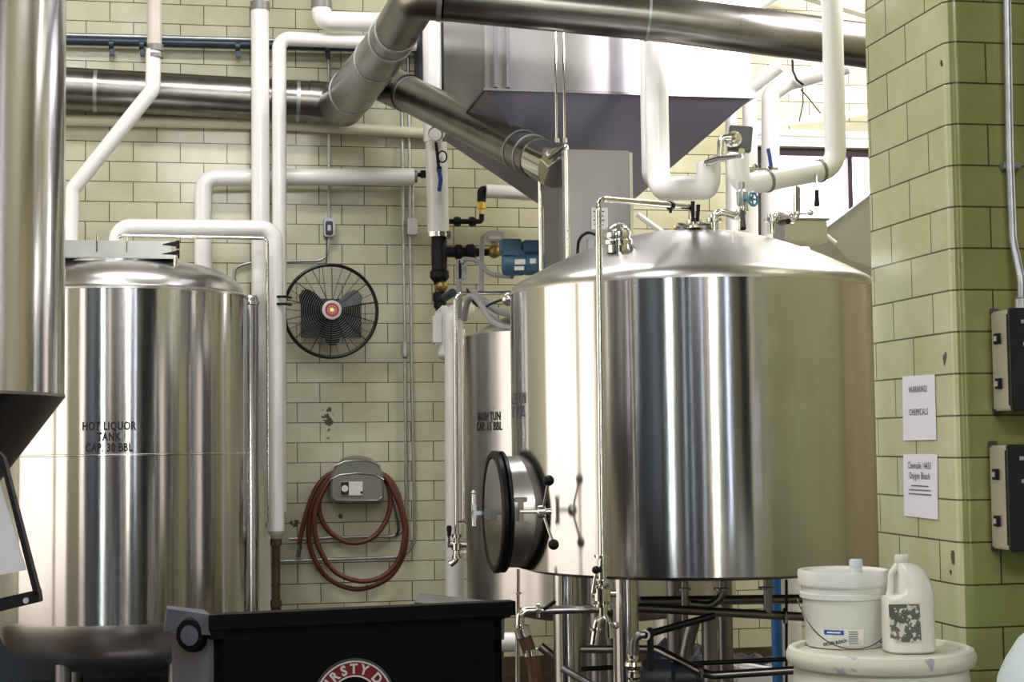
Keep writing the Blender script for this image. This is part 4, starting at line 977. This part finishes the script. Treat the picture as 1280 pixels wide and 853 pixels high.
# blue and white uprights behind
q = at(969, 700, 8.0); sp('bright blue upright pipe glimpsed under tank behind dark pipes', [(q.x, q.y, 0), (q.x, q.y, 1.5)], .026, m='bluepipe')
q = at(988, 700, 8.6); pipe('pale white upright pipe right of blue one beneath the tank', [(q.x, q.y, 0), (q.x, q.y, 1.6)], S(12, 8.6))
q = at(810, 700, 10.0); pipe('pale upright pipe at back wall seen between the tank legs', [(q.x, 10.4, 0), (q.x, 10.4, 1.3)], S(7, 10))
q = at(866, 700, 10.0); pipe('lilac white upright pipe at back wall right of funnel', [(q.x, 10.4, 0), (q.x, 10.4, 1.3)], S(7, 10))
pipe('stubby white level pipe beside cart end under the mash tun', [at(600, 803, 8.3), at(648, 803, 8.3)], S(12, 8.3))
# floor clutter
def lump(label, name, p, sx, sy, sz, m, seed):
    t = bmesh.new(); bmesh.ops.create_icosphere(t, subdivisions=4, radius=1)
    for v in t.verts:
        n_ = noise.fractal(v.co * 1.7 + Vector((seed, seed * 2, 0)), 1, 2, 4)
        v.co *= 1 + .45 * n_
        v.co = Vector((v.co.x * sx, v.co.y * sy, max(v.co.z, -.25) * sz + sz * .25))
    bmesh.ops.translate(t, vec=p, verts=t.verts); b = MB(); b.merge(t)
    return tag(b.build(name, m, ang=60), label, 'tarp' if name == 'crumpled_tarp' else 'bag')
p = at(872, 800, 9.9); lump('dark crumpled tarp heap on floor at wall, left of middle leg', 'crumpled_tarp', (p.x, 9.95, 0), .22, .2, .26, 'cloth', 1)
p = at(950, 800, 9.9); lump('dark crumpled bag lying on floor behind blue upright pipe', 'crumpled_bag', (p.x, 9.7, 0), .35, .22, .20, 'cloth', 4)
p = at(975, 822, 9.2)
tag(MB().box((p.x, 9.2, .17), (.30, .2, .14), Matrix.Rotation(.2, 3, 'Y'), bev=.02).box((p.x, 9.2, .05), (.26, .18, .10)).build('paper_sack', 'paper'), 'white paper sack on the floor under tank near blue pipe', 'sack')
q = at(5, 800, 8.9)

# ================================================================= BLACK TILT CART
cA = at(262, 768, 4.0)                # front left top corner
dirx = (h_r * .949 + h_f * .316).normalized(); diry = (h_f * .949 - h_r * .316).normalized()
wd = .79; zt_c = cA.z
t = thing('tilt_cart', 'black plastic tilt cart with round red THIRSTY DOG emblem, bottom foreground', 'cart', (cA.x, cA.y, 0))
def cp(u, v, z): p = Vector((cA.x, cA.y, 0)) + dirx * u + diry * v; return Vector((p.x, p.y, z))
def boxcart(u0, u1, v0, v1, z0, z1, z1b=None):
    z1b = z1 if z1b is None else z1b
    return [[cp(u0, v0, z0), cp(u1, v0, z0), cp(u1, v1, z0), cp(u0, v1, z0)], [cp(u0, v0, z1), cp(u1, v0, z1), cp(u1, v1, z1b), cp(u0, v1, z1b)]]
b = MB(); zb_ = zt_c - .095; th = .02
for (u0, u1, v0, v1) in ((0.015, wd - .03, 0, th), (.015, wd - .03, .62 - th, .62), (.015, .015 + th, 0, .62), (wd - .03 - th, wd - .03, 0, .62)):
    zz = (zt_c - .03) if v1 < .1 else None
    b.loft(boxcart(u0, u1, v0, v1, .16, zt_c - (.03 if v1 < .1 else .16 if v0 > .5 else .03), zt_c - (.03 if v1 < .1 else .16)))
b.loft(boxcart(.015, wd - .03, 0, .62, .14, .165)); b.build('tub', 'bin', t)
b = MB()
b.loft(boxcart(-.005, wd, -.03, .02, zt_c - .036, zt_c)); b.loft(boxcart(-.005, wd, .61, .64, zt_c - .175, zt_c - .14))
b.loft([[cp(0, -.02, zt_c - .06), cp(0.035, -.02, zt_c - .06), cp(.035, .64, zt_c - .175), cp(0, .64, zt_c - .175)], [cp(-.005, -.02, zt_c - .001), cp(.035, -.02, zt_c - .001), cp(.035, .64, zt_c - .14), cp(-.005, .64, zt_c - .14)]])
b.loft([[cp(wd - .045, -.02, zt_c - .04), cp(wd - .01, -.02, zt_c - .04), cp(wd - .01, .64, zt_c - .175), cp(wd - .045, .64, zt_c - .175)], [cp(wd - .045, -.02, zt_c - .001), cp(wd, -.02, zt_c - .001), cp(wd, .64, zt_c - .14), cp(wd - .045, .64, zt_c - .14)]])
b.build('rim', 'bin', t)
# left side panel, scuffed
b = MB(); b.prism([cp(-.002, 0, zt_c - .06), cp(-.002, 0, .2), cp(-.045, .30, .2), cp(-.075, .16, zt_c - .06)], dirx * .012)
b.loft([[cp(0, -.02, zt_c - .05), cp(.0, .1, zt_c - .05), cp(-.095, .16, zt_c - .05), cp(-.10, .10, zt_c - .05)], [cp(.0, -.02, zt_c), cp(.0, .12, zt_c), cp(-.085, .18, zt_c + .008), cp(-.09, .12, zt_c + .006)]])
b.build('side_panel', 'bingrey', t)
hc = at(240, 794, 4.02)
pv = MB().lathe(hc, -h_f - h_r * .35, [(.015, -.06), (.042, -.05), (.044, .0), (.038, .012), (.026, .014), (.026, .002), (0, .002)], 28).build('pivot_bracket', 'bin', t)
MB().lathe(hc, -h_f - h_r * .35, [(.0255, .003), (.0255, .013), (.0, .015)], 24).build('pivot_pin', 'bingrey', pv)
b = MB().prism([at(221, 768, 4.06), at(262, 772, 4.01), at(258, 800, 4.01), at(250, 812, 4.01), at(224, 800, 4.05)], h_f * .05); b.build('bracket_arm', 'bin', t)
for (u, v) in ((.12, .12), (wd - .15, .12), (.12, .5), (wd - .15, .5)):
    w = MB().lathe(cp(u, v, .07) - dirx * .02, dirx, [(.03, 0), (.07, .003), (.07, .04), (.03, .043)], 20).build('wheel', 'rubber', t)
    MB().box(cp(u, v, .12), (.05, .05, .06)).build('wheel_fork', 'dull', w)
# emblem
ec = at(447, 880, 4.07); 
uu = (Vector((ec.x, ec.y, 0)) - Vector((cA.x, cA.y, 0))).dot(dirx)
def ep(x, y, off): return cp(uu + x, -off, ec.z + y)
def discm(r0, r1, off, m_, name, par):
    b = MB(); n = 48; ra = [ep(r0 * math.cos(2*PI*k/n), r0 * math.sin(2*PI*k/n), off) for k in range(n)]
    if r1 == 0: b.prism(ra, diry * .001)
    else:
        rb = [ep(r1 * math.cos(2*PI*k/n), r1 * math.sin(2*PI*k/n), off) for k in range(n)]
        va = [b.bm.verts.new(p) for p in ra]; vb = [b.bm.verts.new(p) for p in rb]
        for k in range(n): b.bm.faces.new((va[k], va[(k+1) % n], vb[(k+1) % n], vb[k]))
    return b.build(name, m_, par)
Re = S(50, 4.07)
em = discm(Re * 1.06, 0, .003, 'bingrey', 'emblem', t)
discm(Re, 0, .0042, 'red', 'emblem_disc', em)
discm(Re, Re * .96, .0055, 'logowhite', 'emblem_border', em)
discm(Re * .60, Re * .64, .0055, 'logowhite', 'emblem_inner_ring', em)
discm(Re * .60, 0, .0055, 'bin', 'emblem_centre', em)
b = MB(); s_ = 'THIRSTY DOG'; 
wds = [.9, .98, .45, .98, .9, .9, .98, .42, .98, 1, .98]; tot = sum(wds[:5]) + .45; acc = 0
for ch, wv in zip(s_, wds):
    an = PI / 2 - (acc + wv / 2 - tot) * .36; acc += wv
    if ch == ' ': continue
    def fn(x, y, an=an):
        rr = Re * .685 + y; return ep(rr * math.cos(an) + x * math.sin(an), rr * math.sin(an) - x * math.cos(an), .0058)
    text_bm(b, ch, Re * .34, fn, .92, .0012)
b.build('emblem_lettering', 'logowhite', em, label='white lettering THIRSTY DOG around the emblem')
# grey board lying at the back of the cart
t = thing('grey_board', 'rough grey board standing up behind right end of black cart rim', 'board', at(560, 780, 5.2))
MB().prism([at(519, 800, 5.2), at(518, 753, 5.2), at(545, 757, 5.2), at(610, 763, 5.25), at(630, 766, 5.3), at(630, 800, 5.3)], h_f * .3).build('board_panel', 'cardboard', t)
p5 = at(580, 780, 5.4); MB().box((p5.x - .05, p5.y, .5), (.25, .15, 1.0)).build('carton_body', 'cardboard', t)

# ================================================================= SIGN FRAME AT LEFT
zf = 3.0
def sf(px, py, d=0): return at(px, py, zf + d)
t = thing('sign_stand', 'tilted black framed stand holding white sheet at left edge, lower left', 'sign', (sf(-120, 700).x, sf(-120, 700).y, 0))
MB().prism([sf(-3, 565), sf(4, 572), sf(49, 745), sf(43, 748)], h_f * .02).build('frame_side', 'black', t)
MB().prism([sf(-130, 778), sf(47, 738), sf(49, 753), sf(-130, 796)], h_f * .025).build('frame_bottom', 'black', t)
MB().prism([sf(-190, 600), sf(-184, 598), sf(-126, 782), sf(-132, 784)], h_f * .02).build('frame_side', 'black', t)
MB().prism([sf(-190, 600), sf(-3, 565), sf(0, 575), sf(-188, 612)], h_f * .02).build('frame_top', 'black', t)
MB().prism([sf(-150, 625, .012), sf(-2, 598, .012), sf(33, 713, .012), sf(-120, 742, .012)], h_f * .002).build('white_sheet', 'paper', t)
MB().lathe(sf(33, 751, -.002), -h_f, [(.0055, 0), (.0055, .004)], 12).build('screw', 'silver', t)
q = sf(-90, 760, .04); MB().cyl((q.x, q.y, 0), q, .015, 12).build('pole', 'black', t)
MB().lathe((q.x, q.y, 0), UP, [(.18, 0), (.18, .02), (.03, .03)], 24).build('base', 'black', t)

# ================================================================= PILLAR: PAPERS, BOXES, CONDUIT
def paper(name, label, quad, lines):
    t = thing(name, label, 'notice', atx(*quad[3], PXL))
    P4 = [atx(x, y, PXL - .004) for x, y in quad]
    MB().prism(P4, (.002, 0, 0)).build('sheet', 'paper', t)
    cen = sum(P4, Vector()) / 4; H = (P4[0].z + P4[1].z - P4[2].z - P4[3].z) / 2; W = abs(P4[1].y - P4[0].y)
    for (s, f, size, sx) in lines:
        zc = cen.z + H * (.5 - f); b = MB()
        if s: text_bm(b, s, size, lambda x, y, zc=zc: Vector((PXL - .0055, cen.y - x, zc + y)), sx, 0)
        else: b.box((PXL - .0055, cen.y, zc), (.001, size, .003))
        b.build('printed_line', 'ink' if s else 'inkgrey', t)
paper('notice_sheet', 'upper white notice on green tile pillar reading WARNING! CHEMICALS', [(1128, 471), (1168, 468), (1170, 550), (1129, 551)], [('WARNING!', .26, .030, .85), ('CHEMICALS', .61, .030, .82)])
paper('notice_sheet', 'lower white notice on green tile pillar reading Chemsafe 14433 Oxygen Bleach', [(1129, 568), (1171, 568), (1172, 650), (1130, 645)],
      [('Chemsafe 14433', .23, .032, .72), ('Oxygen Bleach', .39, .032, .72), (None, .50, .13, 0), (None, .565, .16, 0), (None, .63, .17, 0)])
def enclosure(label, y0, y1, px):
    X0 = PXL + .10; yb = PYC; yf = PYC - .155
    # find X so that side face near edge falls on px
    q = aty(px, (y0 + y1) / 2, yb - .03); X0 = q.x
    z1 = aty(px, y0, yb - .03).z; z0 = aty(px, y1, yb - .03).z
    t = thing('electrical_enclosure', label, 'electrical box', (X0, yb, z0), 'stainless boxes on pillar front')
    MB().box((X0 + .2, (yb + yf) / 2 - .0, (z0 + z1) / 2), (.4, yb - yf - .035, z1 - z0), bev=.006).build('cabinet', 'boxsteel', t)
    MB().box((X0 + .2, yb - .012, (z0 + z1) / 2), (.37, .024, z1 - z0 - .03)).build('backing_frame', 'black', t)
    dr = MB().box((X0 + .2, yf + .012, (z0 + z1) / 2), (.41, .02, z1 - z0 + .006), bev=.004).build('door', 'boxdark', t)
    MB().box((X0 - .001, yf + .028, (z0 + z1) / 2), (.003, .008, z1 - z0 - .03)).build('door_seal', 'black', t)
    for f in (.27, .72):
        zz = z0 + (z1 - z0) * f
        l = MB().box((X0 - .004, (yb + yf) / 2 + .012, zz), (.012, .030, .034), bev=.002).build('latch', 'black', t)
        MB().box((X0 - .011, (yb + yf) / 2 + .012, zz), (.006, .012, .016)).build('latch_key', 'silver', l)
    b = MB(); b.box((X0 + .05, yf - .0005, z1 - .04), (.04, .002, .012)); b.box((X0 + .05, yf - .0005, z1 - .11), (.03, .002, .012)); b.build('tag_plate', 'silver', dr)
    for zz in (z0 + .0, z1 + .003): MB().box((X0 + .02, yb - .006, zz), (.03, .012, .02), bev=.003).build('mounting_tab', 'dull', t)
enclosure('upper stainless electrical enclosure with two black latches, conduit entering its top', 390, 514, 1242)
enclosure('lower stainless electrical enclosure with two black latches, above white round container', 557, 686, 1240)
t = pipe('steel conduit running down pillar front into the upper enclosure', [aty(1258, -60, PYC - .035), aty(1262, 190, PYC - .035), aty(1266, 300, PYC - .035), aty(1277, 350, PYC - .075), aty(1277, 392, PYC - .075)], .013, .12, name='conduit', m='galv', cat='conduit')
q = aty(1263, 208, PYC - .02); MB().box((q.x, PYC - .02, q.z), (.06, .035, .02), bev=.003).build('conduit_strap', 'galv', t)
q = aty(1277, 384, PYC - .075); MB().lathe(q, UP, [(.02, -.02), (.022, 0), (.022, .025), (.015, .03)], 12).build('hub_nut', 'galv', t)

# ================================================================= DRUM, PAIL, JUG
dc = at(1100, 808, 4.86); dz = dc.z; rd = .276
t = thing('plastic_drum', 'large white plastic drum at lower right, stained lid carrying pail and jug', 'drum', (dc.x, dc.y, 0))
D0 = Vector((dc.x, dc.y, 0))
MB().lathe(D0, UP, [(rd - .03, 0), (rd - .012, .02), (rd - .012, .28), (rd - .004, .29), (rd - .004, .31), (rd - .012, .32), (rd - .012, dz - .30), (rd - .012, dz - .13), (rd - .018, dz - .085), (rd - .02, dz - .06), (rd - .014, dz - .05)], 72, caps=False).build('body', 'drum', t)
MB().lathe(D0, UP, [(rd - .02, dz - .055), (rd - .002, dz - .05), (rd + .004, dz - .035), (rd + .004, dz - .02), (rd - .004, dz - .004), (rd - .016, dz), (rd - .026, dz - .004), (rd - .03, dz - .016), (0, dz - .014)], 72, caps=False).build('lid', 'drumlid', t)
ring_b = MB().box(at(1115, 799, 4.86) - UP * .01, (.07, .008, .004), Matrix.Rotation(-.3, 3, 'Z')); ring_b.build('stain_mark', 'inkgrey', t)
# pail
top = dz - .013
pp = at(1056, 800, 5.0); pc_ = Vector((pp.x, pp.y, top)); hp_ = at(1056, 712, 5.0).z - top
t = thing('plastic_pail', 'white lidded pail with wire handle and blue label on the drum', 'pail', pc_)
rt_ = S(55, 5.0)
MB().lathe(pc_, UP, [(rt_ * .84, 0), (rt_ * .86, .004), (rt_ * .92, hp_ * .62), (rt_ * .985, hp_ * .64), (rt_ * .985, hp_ * .70), (rt_ * .95, hp_ * .71), (rt_ * .95, hp_ * .78), (rt_ * .99, hp_ * .79), (rt_ * .99, hp_ * .82)], 56, caps=False).build('body', 'pail', t)
MB().lathe(pc_, UP, [(rt_ * .98, hp_ * .80), (rt_ * 1.01, hp_ * .81), (rt_ * 1.02, hp_ * .97), (rt_ * 1.0, hp_), (rt_ * .93, hp_), (rt_ * .91, hp_ * .965), (0, hp_ * .965)], 56, caps=False).build('lid', 'pail', t)
cpx = at(1070, 706, 4.98)
MB().lathe((cpx.x, cpx.y, top + hp_ * .96), UP, [(.018, 0), (.018, .018), (.021, .02), (.021, .038), (.017, .042), (0, .042)], 20).build('spout_cap', 'pailclear', t)
# wire bail: pivots at the sides, hangs in front
b = MB(); pts = []
for k in range(21):
    a = PI + PI * k / 20
    v = h_r * (math.cos(a) * rt_ * 1.05) + (-h_f) * (abs(math.sin(a)) ** .7 * rt_ * 1.06)
    z = hp_ * .62 - abs(math.sin(a)) * hp_ * .60
    pts.append(pc_ + v + UP * z)
b.tube(pts, .0022, 6)
b.build('wire_handle', 'dull', t)
def pail_pt(an, z, off): rr = rt_ * (.86 + .06 * z / (hp_ * .62)) + off; return pc_ + h_r * (rr * math.sin(an)) - h_f * (rr * math.cos(an)) + UP * z
def patch(a0, a1, z0, z1, off, n=12):
    b = MB(); lo = [b.bm.verts.new(pail_pt(a0 + (a1 - a0) * k / n, z0, off)) for k in range(n + 1)]; hi = [b.bm.verts.new(pail_pt(a0 + (a1 - a0) * k / n, z1, off)) for k in range(n + 1)]
    for k in range(n): b.bm.faces.new((lo[k], lo[k+1], hi[k+1], hi[k]))
    return b
lb = patch(-.85, .28, .012, .062, .0012).build('label_sheet', 'label', t)
patch(-.72, -.22, .044, .058, .002).build('label_band', 'bluelabel', lb)
b = patch(-.64, -.30, .0485, .0535, .0028); b.build('label_brand_print', 'logowhite', lb)
b = MB(); text_bm(b, 'OXYGEN BLEACH', .013, lambda x, y: pail_pt(-.46 + x / rt_, .016 + y + x * .18, .0028), .72, .0006)
for k in range(6): b.box(pail_pt(.0 + .02 * (k % 2), .054 - k * .007, .002), (.028, .001, .0015), Matrix.Rotation(-YAW, 3, 'Z'))
b.build('label_print', 'ink', lb)
# jug
jp = at(1137, 808, 4.83); jc = Vector((jp.x, jp.y, top)); s1 = S(1, 4.83)
t = thing('bleach_jug', 'milky white handled jug with dirty torn label on the drum', 'jug', jc)
def sec(z, x0, x1, dep, n=28, p=3.0):
    out = []; cx = (x0 + x1) / 2; hx = (x1 - x0) / 2
    for k in range(n):
        a = 2 * PI * k / n; ca, sa = math.cos(a), math.sin(a)
        q = (abs(ca) ** p + abs(sa) ** p) ** (-1 / p)
        out.append(jc + h_r * (cx + hx * ca * q) + h_f * (dep * sa * q) + UP * z)
    return out
H = S(120, 4.83)
rg = [sec(0, -29*s1, 27*s1, .06), sec(.006, -32*s1, 30*s1, .066), sec(H*.53, -32*s1, 30*s1, .066), sec(H*.56, -31*s1, 30*s1, .064), sec(H*.60, -15*s1, 30*s1, .060), sec(H*.70, -14*s1, 27.5*s1, .056), sec(H*.80, -13.5*s1, 22*s1, .048, p=2.5), sec(H*.88, -14*s1, 13*s1, .036, p=2.2), sec(H*.915, -14*s1, -0*s1, .020, p=2), sec(H*.925, -14.5*s1, .5*s1, .020, p=2)]
MB().loft(rg).build('body', 'jug', t, ang=45)
MB().tube([jc + h_r * (-25 * s1) + UP * H * .53, jc + h_r * (-22 * s1) + UP * H * .62, jc + h_r * (-20 * s1) + UP * H * .80, jc + h_r * (-12 * s1) + UP * H * .89], .0105, 14, .02).build('handle', 'jug', t, ang=60)
cc = jc + h_r * (-7 * s1)
MB().lathe(cc + UP * H * .91, UP, [(.019, 0), (.021, .004), (.021, .02), (.019, .024), (0, .024)], 24).build('cap', 'jug', t)
b = MB().prism([jc - h_f * .068 + h_r * x * s1 + UP * z for x, z in ((-30, .05), (-14, .036), (8, .036), (6.5, .147), (-31, .147))], h_f * .002); b.build('label_sheet', 'dirtlabel', t)
# pale container at the corner
p = at(1400, 853, 4.2); t = thing('carboy', 'pale blue white rounded plastic container cut off at lower right corner', 'container', (p.x, p.y, 0))
P0 = Vector((p.x, p.y, 0)); zk = at(1280, 803, 4.2).z
MB().lathe(P0, UP, [(.28, 0), (.31, .02), (.315, zk - .15), (.305, zk - .10), (.285, zk - .055), (.25, zk), (.19, zk + .05), (.10, zk + .08), (.05, zk + .085)], 56).build('body', 'bluewhite', t, ang=60)
MB().lathe(P0, UP, [(.045, zk + .08), (.05, zk + .085), (.05, zk + .12), (0, zk + .12)], 24).build('cap', 'white', t)

# ================================================================= LIGHTS (AREA FILL ADDED OUT OF VIEW)
def area(loc, target, size, e, c, sy=None, name='light'):
    l = bpy.data.lights.new(name, 'AREA'); l.energy = e; l.color = c; l.shape = 'RECTANGLE'; l.size = size; l.size_y = sy or size
    o = bpy.data.objects.new(name, l); col.objects.link(o); o.location = loc
    o.rotation_euler = (Vector(target) - Vector(loc)).to_track_quat('-Z', 'Y').to_euler(); return o
area((0, 7.6, ZC - .1), (0, 7.6, 0), 3.0, 120, (.98, .98, .96), .5)
area((-2, 3.0, ZC - .1), (-2, 3.0, 0), 3.5, 150, (.96, .98, 1), .6)
area((.6, -3.5, ZC - .3), (.6, 7, 1.5), 3.0, 150, (1, .98, .94), 1.2)
area((3.05, 6.5, 4.15), (2.55, 8.05, 3.7), .45, 30, (1, .96, 1), .45)  # unseen lamp added to whiten the hopper front
area((5.0, 7.6, 5.9), (4.6, 8.2, 0), 2.0, 170, (1, .95, .86), 1.0)  # added to brighten the right side that the lauter tun reflects
area((5.0, 9.0, 4.6), (3.0, 10.7, 3.0), 1.2, 25, (1, .93, .85), 1.2)
wld = bpy.data.worlds.new('world'); bpy.context.scene.world = wld; wld.use_nodes = True
wld.node_tree.nodes['Background'].inputs[0].default_value = (.8, .85, .9, 1); wld.node_tree.nodes['Background'].inputs[1].default_value = .15
sc = bpy.context.scene
sc.view_settings.view_transform = 'Standard'; sc.view_settings.look = 'None'; sc.view_settings.exposure = .46; sc.view_settings.gamma = .90
